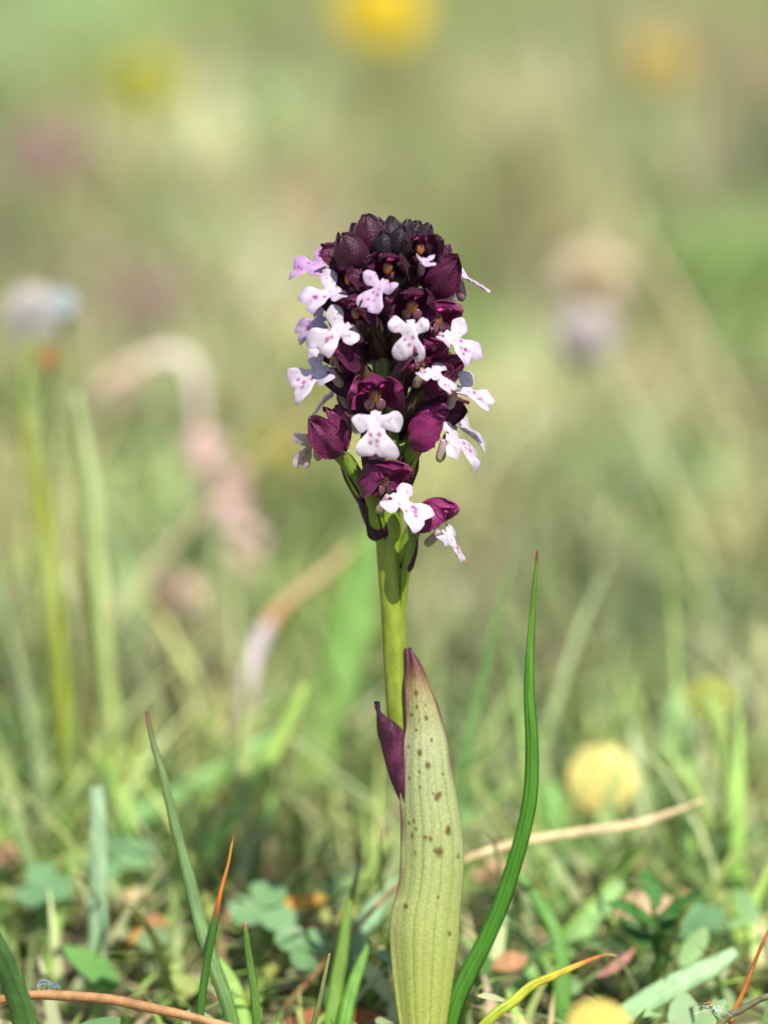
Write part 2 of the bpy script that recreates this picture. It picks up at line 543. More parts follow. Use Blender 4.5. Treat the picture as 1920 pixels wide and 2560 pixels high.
grass('dry_straw', 'pale tan dry straw slanting behind the curved green leaf',
      [(1765, 1998), (1683, 2030), (1597, 2059), (1481, 2076), (1330, 2099), (1240, 2122), (1160, 2150), (1040, 2200), (960, 2245)], [5, 17, 23, 24, 22, 20, 18, 16, 14], (46, 34),
      [(0, lin(222, 196, 150)), (.6, lin(226, 200, 152)), (.75, lin(160, 120, 80)), (1, lin(150, 116, 78))], mat='dry', cat='straw', grounded=True)
grass('dry_wisp', 'thin orange-brown dried grass wisp with curled tip above the grey stalk',
      [(1935, 2300), (1920, 2331), (1905, 2362), (1892, 2394), (1863, 2470), (1834, 2533), (1822, 2575)], [5, 8, 10, 9, 11, 12, 12], 0,
      [(0, lin(170, 120, 70)), (.4, lin(150, 86, 50)), (.75, lin(206, 126, 50)), (1, lin(210, 150, 50))], mat='dry', cat='grass')

def stalk(name, label, pix, radii, depth, stops, cat='stalk', mat='dry', grounded=True, group=None):
    d0, d1 = depth if isinstance(depth, tuple) else (depth, depth)
    pts = px_path(pix, d0, d1)
    if grounded:
        k = len(pts); pts = to_ground(pts); radii = list(radii) + [radii[-1]] * (len(pts) - k)
    v, f, t = tube(pts, [r * K for r in radii], n=50, m=10, wob=0.03)
    return tag(make(name, v, f, M[mat], cols=ramp(t, stops), origin=pts[-1]), label, cat, group)

stalk('dry_stalk', 'brown dry stalk lying almost level across the dark green blade',
      [(-60, 2512), (0, 2500), (58, 2488), (174, 2490), (278, 2499), (376, 2520), (500, 2548), (640, 2590), (740, 2640)], [12, 12, 11, 13, 12.5, 13, 11, 12, 12], (-8, -10),
      [(0, lin(166, 116, 76)), (.3, lin(180, 134, 90)), (.5, lin(156, 112, 74)), (.7, lin(180, 138, 92)), (1, lin(160, 124, 78))])
stalk('grey_stalk', 'smooth grey-olive stalk bending up under the orange dried wisp',
      [(1990, 2470), (1920, 2491), (1897, 2500), (1851, 2527), (1799, 2562)], [8, 8, 8, 8.5, 9], (-4, -2), [(0, lin(112, 104, 84)), (1, lin(120, 116, 84))])

# hairy sprig at the lower edge
sp = P(1799, 2560, -2)
t0 = thing('hairy_sprig', 'tiny green sprig with orange tip and white silky hairs', 'sprig', P(1815, 2640, -2))
v, f, t = tube([P(1770, 2503, -2), P(1784, 2530, -2), P(1799, 2558, -2), P(1815, 2650, -2)], [3.2 * K, 5 * K, 5 * K, 5 * K], n=24, m=8)
make('stem', v, f, M['blade'], t0, ramp(t, [(0, lin(190, 90, 40)), (.12, lin(190, 100, 50)), (.2, lin(110, 140, 60)), (1, lin(110, 140, 60))]))
hv, hf = [], []
for i in range(26):
    b = P(1776 + 14 * random.random(), 2515 + 26 * random.random(), -2)
    e = b + np.array([random.gauss(0, 1.4), random.gauss(-0.4, 0.8), random.uniform(-0.6, 1.1)])
    q, g, _ = tube([b, (b + e) / 2 + np.array([0, 0, 0.3]), e], [0.045, 0.035, 0.02], n=6, m=4)
    hf += [tuple(k + len(hv) for k in fc) for fc in g]
    hv += list(q)
make('hairs', hv, hf, M['petal'], t0, np.tile(lin(235, 238, 235), (len(hv), 1)))['kind'] = 'stuff'

# dew beads
def bead(label, px, py, d, r):
    c = P(px, py, d)
    a = np.linspace(0, np.pi, 13)
    rings = np.array([c + np.stack([r * max(math.sin(x), 1e-3) * np.cos(np.linspace(0, 2 * np.pi, 20, endpoint=False)), r * max(math.sin(x), 1e-3) * np.sin(np.linspace(0, 2 * np.pi, 20, endpoint=False)), np.full(20, r * math.cos(x) * 0.93)], -1) for x in a])
    v, f = ring_mesh(rings)
    return tag(make('dew_drop', v, f, M['dew'], origin=c), label, 'droplet')
bead('large clear dew drop sitting on the brown level stalk', 110, 2468, -8, 1.05)
bead('small clear dew drop next to the larger one on the brown stalk', 138, 2472, -8, 0.8)

# ------------------------------------------------------------------ softer blades behind, each one its own
soft = [
    # label, pixel path (1659 scale) tip -> base, widths (photo px), depth at base row, colour
    ('broad pale blue-green blade standing upright before the tall tuft', [(206, 1700), (212, 1800), (210, 1960), (212, 2100), (216, 2240)], [36, 42, 44, 48, 52], 40, (lin(156, 184, 142), lin(140, 170, 126))),
    ('wide green blade slanting behind the grey-green blade', [(640, 1560), (540, 1630), (420, 1700), (320, 1755), (230, 1815), (150, 1880)], [34, 56, 60, 60, 56, 50], 95, (lin(146, 186, 110), lin(112, 160, 90))),
    ('yellow-green blade rising steeply behind the orange-tipped blade', [(660, 1480), (600, 1600), (520, 1730), (450, 1830), (380, 1950), (340, 2030)], [20, 44, 50, 46, 42, 40], 80, (lin(170, 200, 100), lin(140, 180, 70))),
    ('tall broad green leaf behind the bare orchid stem', [(800, 1150), (775, 1260), (745, 1380), (715, 1480), (690, 1580), (670, 1680)], [50, 110, 130, 125, 110, 100], 135, (lin(124, 164, 78), lin(132, 168, 88))),
    ('light green blade leaning right of the curved leaf base', [(1340, 1905), (1290, 1960), (1220, 2040), (1150, 2110), (1090, 2180)], [30, 62, 66, 60, 54], 44, (lin(156, 196, 122), lin(140, 186, 106))),
    ('pale green blade slanting low by the pinkish stalk', [(1545, 1960), (1480, 2010), (1420, 2070), (1370, 2130)], [24, 50, 54, 50], 52, (lin(160, 196, 130), lin(140, 184, 110))),
    ('pale mint blade lying low beneath the leafy sprig', [(1590, 2055), (1530, 2090), (1450, 2130), (1370, 2180), (1320, 2230)], [26, 50, 56, 56, 50], 20, (lin(168, 200, 150), lin(140, 182, 120))),
    ('sage green blade behind the pale straw', [(1400, 1760), (1330, 1830), (1240, 1900), (1160, 1960), (1080, 2030)], [24, 50, 60, 60, 50], 90, (lin(160, 178, 120), lin(140, 160, 96))),
    ('mint green blade standing behind the curved green leaf', [(1180, 1690), (1195, 1780), (1200, 1860), (1195, 1940)], [40, 70, 76, 70], 90, (lin(140, 188, 100), lin(130, 180, 96))),
    ('grey-green blade crossing low before the spotted leaf foot', [(860, 1900), (815, 1960), (775, 2020), (745, 2090), (720, 2170)], [20, 50, 60, 60, 56], 36, (lin(150, 184, 140), lin(130, 170, 112))),
    ('bright green short blade beside the blue-green clover', [(470, 2070), (500, 2120), (520, 2180), (530, 2240)], [16, 36, 40, 42], 16, (lin(150, 186, 84), lin(120, 164, 60))),
    ('olive blade leaning under the orange dead leaf', [(790, 1960), (720, 2000), (660, 2040), (600, 2080)], [12, 28, 30, 28], 40, (lin(186, 178, 96), lin(150, 160, 76))),
    ('deep green short blade by the brown curled leaf', [(800, 2030), (775, 2090), (755, 2150), (740, 2230)], [10, 26, 32, 34], 14, (lin(110, 158, 56), lin(96, 148, 46))),
    ('light green blade arching behind the tall tuft', [(480, 1780), (450, 1840), (400, 1920), (370, 2000)], [16, 40, 44, 44], 70, (lin(150, 190, 90), lin(130, 176, 70))),
    ('yellow-green thick stalk bending down at the meadow edge', [(1530, 1500), (1562, 1600), (1572, 1720), (1590, 1860), (1622, 1960), (1650, 2050), (1680, 2130)], [30, 42, 46, 48, 46, 46, 46], 78, (lin(166, 190, 104), lin(160, 188, 96))),
    ('mint green upright blade near the pale yellow flower', [(1470, 1500), (1462, 1570), (1450, 1640), (1440, 1720)], [60, 80, 80, 70], 150, (lin(150, 190, 130), lin(130, 172, 100))),
    ('thin straw-coloured blade leaning over the dark gap', [(730, 1780), (680, 1840), (640, 1890), (590, 1950)], [8, 14, 16, 16], 60, (lin(190, 190, 120), lin(150, 160, 90))),
    ('narrow green blade in front of the dark gap', [(590, 1660), (580, 1740), (560, 1830), (540, 1920)], [14, 30, 34, 34], 88, (lin(130, 170, 80), lin(110, 156, 70))),
    ('green blade leaning over the yellow low flower', [(1090, 1850), (1180, 1970), (1210, 2060), (1215, 2180)], [14, 34, 40, 42], 30, (lin(100, 150, 60), lin(92, 140, 56))),
    ('dim olive blade at the foot of the tall tuft', [(20, 1760), (60, 1850), (90, 1960), (105, 2080)], [20, 36, 40, 40], 60, (lin(120, 150, 80), lin(110, 136, 70))),
]
for (lab, pix, wd, dep, (ca, cb)) in soft:
    grass('grass_shoot', lab, [(x * U, y * U) for x, y in pix], [q * 1.2 for q in wd], (dep + 6, dep), [(0, ca), (1, cb)], fold=0.35, thick=0.5,
          face=(random.uniform(-.4, .4), -1, random.uniform(.2, .8)))

# the tall tuft of stems, well behind
tuft = [
    ('yellow-green stem of the tall blurred tuft, the straightest one', [(60, 900), (95, 1100), (118, 1300), (135, 1500), (150, 1700), (155, 1800)], [14, 26, 30, 34, 34, 34], 125, (lin(170, 180, 70), lin(176, 190, 60))),
    ('pale yellow-green stem of the tall tuft with lighter top', [(165, 850), (200, 1050), (215, 1250), (232, 1450), (250, 1620), (262, 1780)], [18, 38, 42, 40, 38, 36], 118, (lin(196, 206, 150), lin(178, 200, 90))),
    ('grey-green leaning stem at the outer side of the tall tuft', [(-30, 1150), (20, 1350), (55, 1500), (80, 1650), (90, 1780)], [8, 18, 24, 26, 24], 112, (lin(160, 176, 130), lin(170, 186, 140))),
    ('dull olive stem carrying the small white flower', [(60, 740), (50, 900), (70, 1100), (90, 1300), (110, 1500), (120, 1750)], [12, 18, 22, 24, 24, 24], 135, (lin(140, 150, 70), lin(150, 160, 80))),
    ('pinkish brown dry stem inside the tall tuft', [(150, 1100), (175, 1300), (190, 1480), (200, 1620), (205, 1780)], [10, 26, 34, 38, 36], 128, (lin(190, 170, 120), lin(196, 160, 126))),
    ('thin green blade bending out of the tall tuft', [(0, 760), (30, 900), (80, 1080), (120, 1240), (150, 1400), (170, 1600)], [8, 14, 18, 20, 20, 20], 140, (lin(150, 150, 90), lin(170, 180, 80))),
]
for (lab, pix, wd, dep, (ca, cb)) in tuft:
    grass('tuft_shoot', lab, [(x * U, y * U) for x, y in pix], [q * 1.08 for q in wd], (dep - 4, dep), [(0, ca), (1, cb)], fold=0.6, thick=1.0)

for k in range(30):
    y = random.uniform(170, 900); x = random.uniform(-1, 1) * (0.125 * (500 + y))
    if abs(x) < 14 and y < 400:
        continue
    h = random.uniform(40, 85) * (1 + y / 1500)
    b = np.array([x, y, -5.0]); az = random.uniform(0, 2 * math.pi); ln = random.uniform(.15, .6)
    d = np.array([math.cos(az), math.sin(az) * .5, 0])
    pts = [b + d * h * (ln * t + .2 * t * t) + np.array([0, 0, h * (t - .12 * t * t)]) for t in (1, .75, .5, .25, 0)]
    wd = random.uniform(1.4, 2.8)
    v, f, t, s = blade_mesh(pts, [.3, wd * .8, wd, wd, wd], n=16, fold=.4, thick=.5)
    c0 = random.choice([SAGE, SAGE, STRAW, MINT, YGREEN]) * random.uniform(.95, 1.15)
    tag(make('grass_shoot', v, f, M['blade'], cols=ramp(t, [(0, c0 * 1.05), (1, c0 * .9)]), origin=b),
        'tall pale blurred grass blade standing far behind the orchid', 'grass', 'tall pale grass blades far behind')

# small random blades close to the orchid, told apart only by their place
k = 0
while k < 46:
    x = random.uniform(-90, 90); y = random.uniform(-25, 130)
    if abs(x - 5) < 9 and y < 14:
        continue
    h = random.uniform(14, 30) if y > 25 else random.uniform(6, 12)
    az = random.uniform(0, 2 * math.pi)
    b = np.array([x, y, hump(x, y) - 4])
    d = np.array([math.cos(az), math.sin(az), 0])
    ln = random.uniform(.2, .8)
    pts = [b + d * h * (ln * t + .25 * t * t) + np.array([0, 0, h * (t - .22 * t * t)]) for t in (1, .75, .5, .25, 0)]
    wd = random.uniform(1.2, 2.6)
    v, f, t, s = blade_mesh(pts, [.15, wd * .7, wd, wd, wd * .85], n=14, fold=.4, thick=.3, face=(math.sin(az), -math.cos(az), .5))
    c0 = random.choice([GREEN, BLUEG, YGREEN, BRIGHT, MINT]) * random.uniform(.85, 1.2)
    tipc = random.choice([c0, c0, lin(200, 150, 80)])
    tag(make('grass_shoot', v, f, M['blade'], cols=ramp(t, [(0, tipc), (.2, c0), (1, c0 * .9)]), origin=b),
        'short green grass blade growing from the turf around the orchid', 'grass', 'short grass blades around the orchid')
    k += 1

# ------------------------------------------------------------------ clover, dead leaves
def disc_leaf(c, r, nrm, stretch, spin, heart=0.12, cup=0.15):
    nrm = unit(nrm)
    a = unit(np.cross(nrm, [0.3, 1, 0.1])); b = np.cross(nrm, a)
    a, b = a * math.cos(spin) + b * math.sin(spin), b * math.cos(spin) - a * math.sin(spin)
    v = [c]; f = []
    for i, rr in enumerate((.35, .7, 1.0)):
        for j in range(18):
            th = 2 * math.pi * j / 18
            q = r * rr * (1 - heart * max(0, math.cos(th)) ** 6)
            v.append(c + a * math.cos(th) * q * stretch + b * math.sin(th) * q + nrm * cup * r * rr * rr * (abs(math.sin(th)) - .3))
    for j in range(18):
        f.append((0, 1 + j, 1 + (j + 1) % 18))
        for i in range(2):
            f.append((1 + i * 18 + j, 1 + (i + 1) * 18 + j, 1 + (i + 1) * 18 + (j + 1) % 18, 1 + i * 18 + (j + 1) % 18))
    return np.array(v), f

def clover(px, py, h, r, label, group):
    r = r * 0.5
    top = G(px * U, py * U, h)
    base = np.array([top[0] + random.uniform(-5, 5), top[1] + random.uniform(-3, 5), -4])
    th = thing('clover_leaf', label, 'clover', base, group)
    v, f, t = tube([base, (base + top) / 2 + np.array([1.5, 0, 1]), top], [.45, .4, .35], n=12, m=6)
    make('stalk', v, f, M['blade'], th, np.tile(GREEN, (len(v), 1)))
    nrm = unit([random.uniform(-.3, .3), -random.uniform(.25, .8), 1])
    sp0 = random.uniform(0, 6.28)
    cc = random.choice([lin(104, 144, 98), lin(116, 154, 104), lin(98, 138, 84)])
    for q in range(3):
        a0 = sp0 + q * 2.094
        a = unit(np.cross(nrm, [0.3, 1, 0.1])); b = np.cross(nrm, a)
        cen = top + (a * math.cos(a0) + b * math.sin(a0)) * r * .98
        v, f = disc_leaf(cen, r, nrm + 0.15 * np.array([random.gauss(0, 1), random.gauss(0, 1), 0]), 1.08, a0, .2)
        make('leaflet', v, f, M['petal'], th, np.tile(cc * random.uniform(.9, 1.1), (len(v), 1)))
for (x, y, h, r) in [(655, 2045, 9, 5), (570, 1960, 12, 6), (95, 1915, 12, 5), (1500, 1985, 10, 5), (250, 1850, 14, 6.5)]:
    clover(x, y, h, r, 'blue-green clover leaf of three leaflets low in the turf', 'clover leaves in the turf')

def dead_leaf(label, px, py, h, length, wd, az, col, curl=.6):
    c = G(px * U, py * U, h)
    length *= .78; wd *= .8; col = col * np.array([.78, .82, .74])
    d = np.array([math.cos(az), math.sin(az), 0.1])
    pts = [c + d * length * t + np.array([0, 0, curl * length * (t * t - .25)]) for t in (-.5, -.25, 0, .25, .5)]
    pts[0][2] = min(pts[0][2], h)
    v, f, t, s = blade_mesh(pts, [.4, wd * .8, wd, wd * .8, .3], n=20, fold=-.7, thick=.35, face=(0.2, -.6, 1))
    return tag(make('dead_leaf', v, f, M['dry'], cols=ramp(t, [(0, col * .8), (.5, col), (1, col * 1.1)]), origin=pts[0]), label, 'leaf', 'dead leaves in the turf')
dead_leaf('curled orange dead leaf caught above the clover', 645, 1950, 12, 12, 4, .25, lin(220, 160, 70), .3)
dead_leaf('rusty brown crumpled leaf just under the orange dead leaf', 690, 2010, 9, 9, 4, -.3, lin(190, 116, 70), .3)
dead_leaf('curled reddish brown leaf lying at the foot of the orchid', 690, 2196, 2.5, 14, 4.5, .1, lin(160, 98, 62), .25)
dead_leaf('brown folded leaf at the foot of the orchid, next to the spotted leaf', 770, 2202, 2.5, 12, 4.5, 0, lin(170, 106, 60), .2)
dead_leaf('pale cream dry leaf before the wide green blade', 295, 1935, 8, 7, 4, .5, lin(220, 190, 150), .4)
dead_leaf('ochre dry leaf fragment beneath the cream one', 300, 2025, 6, 6, 4, .1, lin(196, 150, 80), .3)
dead_leaf('pinkish brown dry leaf beside the curved leaf foot', 1100, 2080, 8, 9, 5, .6, lin(190, 140, 104), .3)
dead_leaf('dull pink dry stalk end slanting beside the leafy sprig', 1330, 2080, 10, 15, 2.2, 1.0, lin(180, 128, 116), .3)
dead_leaf('broad beige dry leaf behind the pale green blade', 1390, 1960, 10, 14, 8, .3, lin(206, 172, 140), .3)
dead_leaf('greyish pink dry leaf next to the grey-green stem', 20, 1850, 10, 9, 6, .3, lin(200, 150, 124), .3)
dead_leaf('small tan dry leaf behind the pale upright blade', 330, 1990, 8, 9, 4, 2.4, lin(190, 140, 100), .3)
dead_leaf('flat beige dry leaf beyond the spotted leaf', 1075, 1880, 12, 16, 6, .7, lin(206, 166, 130), .3)

# dark leafy sprig lower right
c0 = G(1420 * U, 2120 * U, 4)
th = thing('leafy_sprig', 'small dark green sprig of pointed leaves near the mint blade', 'plant', np.array([c0[0], c0[1], -4]))
v, f, t = tube([np.array([c0[0], c0[1], -4]), c0 + np.array([0, 0, 6]), c0 + np.array([-1, 0, 13])], [.6, .5, .4], n=12, m=6)
make('stem', v, f, M['blade'], th, np.tile(DEEP, (len(v), 1)))
for i in range(7):
    a = i * 2.4; z = 3 + i * 1.5
    b = c0 + np.array([0, 0, z]); d = np.array([math.cos(a), math.sin(a) * .8, .55])
    v, f, t, s = blade_mesh([b, b + d * 3, b + d * 6, b + d * 8.5 + np.array([0, 0, -.6])], [.8, 3.2, 3, .2], n=12, fold=-.4, thick=.3, face=(0, -.4, 1))
    make('leaf', v, f, M['blade'], th, np.tile(lin(66, 118, 48), (len(v), 1)))

# ------------------------------------------------------------------ flowers out of focus behind
def bloom(label, px, py, depth, diam, col, cc, petals=22, tilt=(0, -.75, .75), basepx=None, stalkcol=GREEN, thick=.5, name='yellow_flower', cat='flower', group=None, dome=.35):
    """flower head of strap petals on a stalk; px in 1659 scale"""
    c = P(px * U, py * U, depth)
    b = np.array([c[0] + random.uniform(-8, 8), c[1] + 6, -4.0]) if basepx is None else np.array([*G(basepx[0] * U, basepx[1] * U)[:2], -4.0])
    th = thing(name, label, cat, b, group)
    mid = (b + c) / 2 + np.array([random.uniform(-3, 3), 2, (c[2] - b[2]) * .15])
    v, f, t = tube([b, mid, c - unit(tilt) * diam * .08], [.9 * thick * 2, .8 * thick * 2, .8 * thick * 2], n=24, m=8)
    make('stalk', v, f, M['blade'], th, np.tile(stalkcol, (len(v), 1)))
    n = unit(tilt); a = unit(np.cross(n, [0, 0.2, 1])); e = np.cross(n, a)
    hv, hf, hc = [], [], []
    for ringn, (rr, lift, cnt) in enumerate(((1.0, 0, petals), (.75, .14, petals - 3), (.48, .26, petals - 8), (.25, .32, max(6, petals - 12)))):
        for i in range(cnt):
            an = 2 * math.pi * (i + .5 * ringn) / cnt + random.gauss(0, .05)
            d = a * math.cos(an) + e * math.sin(an)
            L = diam / 2 * rr * random.uniform(.88, 1.05)
            p0 = c + n * lift * diam * dome * .5
            pts = [p0 + d * L * .08, p0 + d * L * .5 + n * diam * dome * .22, p0 + d * L + n * diam * dome * (.16 + lift)]
            q, g, t, s = blade_mesh(pts, [diam * .05, diam * .13, diam * .11], n=5, fold=.2, thick=.25, face=n)
            hf += [tuple(k + len(hv) for k in fc) for fc in g]
            hv += list(q); hc += list(np.tile((col if ringn < 2 else cc) * random.uniform(.92, 1.05), (len(q), 1)))
    q, g, t = tube([c - n * diam * .06, c, c + n * diam * .04], [diam * .44, diam * .5, diam * .42], n=6, m=20)
    hf += [tuple(k + len(hv) for k in fc) for fc in g]
    hv += list(q); hc += list(np.tile(col * .95, (len(q), 1)))
    make('flower_head', hv, hf, M['petal'], th, hc)
    # green cup below
    q, g, t = tube([c - n * diam * .2, c - n * diam * .1, c + n * diam * .02], [diam * .07, diam * .16, diam * .2], n=8, m=12)
    make('cup', q, g, M['blade'], th, np.tile(GREEN, (len(q), 1)))
    return th

YEL = np.array([0.74, 0.55, 0.02]); LEMON = np.array([0.78, 0.66, 0.22])
bloom('large bright yellow flower far behind the orchid tip', 822, 26, 700, 33, YEL, YEL * .9)
bloom('dull olive-yellow flower far behind, over the green patch', 310, 180, 600, 24, np.array([.42, .42, .05]), np.array([.36, .36, .05]))
bloom('ochre yellow flower far behind, over the tan patch', 1420, 135, 640, 23, np.array([.52, .40, .10]), np.array([.48, .36, .09]))
bloom('pale yellow flower close behind the curved leaf', 1300, 1683, 105, 12.5, LEMON, LEMON, petals=20, tilt=(0, -1, .5), dome=.12)
bloom('yellow flower low in the turf under the arching orange blade', 1292, 2212, -62, 8.0, np.array([.75, .60, .14]), np.array([.75, .60, .14]), petals=20, tilt=(0, -.6, 1), dome=.15)
bloom('small mustard flower behind the left side of the orchid spike', 600, 975, 420, 13, np.array([.42, .33, .02]), np.array([.4, .3, .02]), petals=12)
bloom('greenish yellow flower head on the thick bent stalk', 1535, 1510, 95, 9, np.array([.42, .46, .10]), np.array([.42, .46, .1]), petals=12)
WHT = np.array([.62, .58, .62]); PNK = np.array([.80, .54, .50])
bloom('whitish grey flower on the tall tuft', 68, 680, 200, 12, np.array([.66, .58, .53]), np.array([.5, .5, .5]), petals=14, name='white_flower', dome=.5, tilt=(0, -1, .35), basepx=(120, 1760))
bloom('small bluish white flower just beyond the grey one on the tuft', 132, 655, 170, 6, np.array([.5, .58, .6]), np.array([.5, .56, .6]), petals=10, name='white_flower')
bloom('orange-brown faded flower under the white flower', 104, 775, 140, 4.5, np.array([.42, .2, .06]), np.array([.4, .2, .06]), petals=10, name='faded_flower')
bloom('greyish pink flower on a long leaning stalk', 1265, 728, 300, 15, np.array([.60, .52, .49]), np.array([.58, .5, .47]), petals=18, name='pink_flower', dome=.6, tilt=(0, -1, .35), basepx=(1600, 1390), stalkcol=SAGE, thick=.9)
bloom('tan withered flower head just above the greyish pink flower', 1278, 612, 380, 21, np.array([.64, .53, .36]), np.array([.52, .4, .22]), petals=18, name='faded_flower', dome=.6, tilt=(0, -1, .35))
bloom('dim dusty pink flower far off among green', 95, 330, 800, 26, np.array([.36, .22, .2]), np.array([.34, .2, .2]), name='pink_flower')
bloom('dusty reddish flower behind the drooping stalk', 330, 640, 520, 17, np.array([.33, .2, .18]), np.array([.33, .2, .18]), name='pink_flower')

# drooping stalk with pink flower heads
dd = 290
th = thing('drooping_flower_stalk', 'drooping withered flower stalk with a cream head and pink hanging heads', 'flower', P(560 * U, 1780 * U, ground_depth(1780 * U)))
base = ORG[th.name]
pp = [base, P(575 * U, 1500 * U, dd), P(540 * U, 1230 * U, dd), P(500 * U, 1130 * U, dd), P(455 * U, 1010 * U, dd), P(430 * U, 900 * U, dd), P(418 * U, 810 * U, dd), P(380 * U, 768 * U, dd), P(320 * U, 780 * U, dd), P(260 * U, 815 * U, dd)]
v, f, t = tube(pp, [.5, .5, .6, 1.0, 1.1, 1.4, 2.0, 1.7, 2.0, 1.2], n=60, m=10)
make('stalk', v, f, M['dry'], th, ramp(t, [(0, GREEN), (.3, PINK), (.5, lin(210, 186, 170)), (.75, lin(226, 212, 198)), (1, lin(226, 210, 180))]))

def bud_head(a, b, r, ca, cb, parent, name='flower_head', rows=5):
    """a spindle of overlapping scales"""
    hv, hf, hc = [], [], []
    ax = unit(b - a); e1 = unit(np.cross(ax, [0.2, 1, 0.1])); e2 = np.cross(ax, e1)
    for i in range(rows):
        t = (i + .3) / rows
        c = a + (b - a) * t
        rr = r * math.sin(math.pi * (.15 + .75 * t))
        for j in range(8):
            an = 2 * math.pi * (j + .5 * (i % 2)) / 8 + random.gauss(0, .15)
            if random.random() < .12:
                continue
            jr = random.uniform(.75, 1.3)
            d = e1 * math.cos(an) + e2 * math.sin(an)
            pts = [c + d * rr * .3, c + d * rr * jr + ax * r * .2, c + d * rr * 1.05 * jr + ax * r * .7]
            q, g, tt, s = blade_mesh(pts, [r * .5, r * .9, r * .25], n=5, fold=.3, thick=.3, face=d)
            hf += [tuple(k + len(hv) for k in fc) for fc in g]
            hv += list(q); hc += list(np.tile((ca + (cb - ca) * t) * random.uniform(.88, 1.1), (len(q), 1)))
    return make(name, hv, hf, M['petal'], parent, hc)
CREAM = np.array([.85, .74, .54])
bud_head(P(300 * U, 790 * U, dd), P(222 * U, 860 * U, dd), 4.0, CREAM * np.array([.85, .72, .7]), CREAM, th, rows=6)
bud_head(P(410 * U, 930 * U, dd), P(505 * U, 1085 * U, dd + 4), 5.2, PNK * .95, PNK, th, rows=10)
bud_head(P(480 * U, 1070 * U, dd), P(548 * U, 1245 * U, dd - 3), 5.0, PNK * np.array([.95, .9, 1.0]), CREAM, th, rows=10)

b0 = G(370 * U, 1440 * U)
c0 = P(378 * U, 1312 * U, ground_depth(1440 * U))
th = thing('pink_flower', 'single pink bud with rusty brown base low among deep green', 'flower', np.array([b0[0], b0[1], -4]))
v, f, t = tube([np.array([b0[0], b0[1], -4]), (b0 + c0) / 2, c0], [.8, .8, .9], n=10, m=8)
make('stalk', v, f, M['dry'], th, np.tile(BROWN, (len(v), 1)))
bud_head(c0 + np.array([-4, 0, -4]), c0 + np.array([3.4, -1, 3.5]), 6.0, np.array([.34, .15, .09]), PNK, th)

th = thing('withered_flower_stalk', 'grey-lilac withered head with an orange-tan curved dry stalk', 'flower', P(520 * U, 1640 * U, 140))
v, f, t, s = blade_mesh([P(770 * U, 1170 * U, 160), P(710 * U, 1230 * U, 155), P(640 * U, 1285 * U, 150), P(590 * U, 1335 * U, 145), P(555 * U, 1400 * U, 143), P(532 * U, 1500 * U, 140), P(520 * U, 1640 * U, 140), to_ground([P(520 * U, 1640 * U, 140), P(512 * U, 1760 * U, 140)])[-1]],
                        [.6, 2.2, 2.8, 3.2, 3.6, 3.4, 2.2, 1.6], n=40, fold=.5, thick=.8)
make('stalk', v, f, M['dry'], th, ramp(t, [(0, lin(200, 180, 130)), (.3, lin(186, 160, 116)), (.42, lin(186, 134, 90)), (.5, lin(208, 194, 194)), (.7, lin(190, 172, 174)), (1, lin(150, 130, 120))]))

# ------------------------------------------------------------------ the orchid
LEAN = 0.10                                 # the plant leans a little away from the lens at its tip
def O(px, py, d=0.0):
    return P(px, py, d + (py - 1000) * K * LEAN)

base = O(1040, 2640, 2); base[2] = -3
orchid = thing('burnt_orchid', 'orchid with dark purple buds, white spotted lips and spotted sheathing leaf', 'orchid', base)

# --- stem
sp = [(1056, 2640), (1066, 2400), (1066, 2150), (1042, 1990), (1006, 1850), (992, 1700), (985, 1560), (976, 1420), (972, 1340), (972, 1250), (968, 1120), (966, 980), (964, 840), (966, 720), (970, 630)]
v, f, t = tube([O(x, y, 1.0) for x, y in sp], [K * r for r in (34, 34, 34, 33, 32, 31, 31, 32, 34, 34, 32, 28, 24, 20, 14)], n=150, m=22, wob=0.012)
ribs = np.tile(np.linspace(0, 2 * np.pi, 22, endpoint=False), 150)
make('stem', v, f, M['stem'], orchid, (1 + .09 * np.sin(ribs * 7 + t * 5) + .05 * np.sin(ribs * 3 + t * 21))[:, None] * ramp(t, [(0, lin(130, 142, 50)), (.55, lin(124, 141, 40)), (.66, lin(114, 136, 38)), (.72, lin(98, 126, 36)), (.82, lin(96, 104, 40)), (.9, lin(70, 30, 50)), (1, lin(60, 20, 44))]))

# --- the large sheathing leaf
LE = [(1022, 1619), (1023, 1670), (1015, 1716), (1014, 1768), (1015, 1817), (1008, 1862), (1000, 1930), (999, 1998), (1001, 2070), (999, 2173), (990, 2236), (979, 2275), (973, 2331), (978, 2399), (988, 2490), (1000, 2570), (1010, 2650)]
RE = [(1027, 1619), (1058, 1668), (1076, 1716), (1097, 1768), (1112, 1825), (1122, 1866), (1134, 1930), (1144, 1998), (1156, 2070), (1160, 2160), (1156, 2236), (1151, 2286), (1148, 2354), (1140, 2410), (1128, 2490), (1116, 2570), (1106, 2650)]
NR, NC = 230, 61
L2 = spline([(x, y, 0) for x, y in LE], NR); R2 = spline([(x, y, 0) for x, y in RE], NR)
spots = [(1040, 1732, 9), (1064, 1763, 4), (1042, 1768, 6), (1028, 1787, 6), (1066, 1795, 8), (1047, 1800, 3), (1041, 1825, 5), (1079, 1850, 6), (1049, 1882, 10), (1070, 1914, 11), (1048, 1930, 5), (1092, 1994, 11), (1099, 1986, 9), (1040, 2072, 5),
         (1030, 2090, 7), (1063, 2094, 8), (1076, 2097, 8), (1120, 2080, 11), (1121, 2070, 8), (1098, 2130, 15), (1088, 2126, 7), (1145, 2141, 6), (1014, 2266, 9), (1124, 2334, 7), (1052, 1680, 5), (1036, 1690, 6)]
spots = [(x, y, r * .68) for x, y, r in spots] + [(random.uniform(1012, 1135), random.uniform(1850, 2250), random.uniform(2.5, 4)) for _ in range(10)]
lv, lc = [], []
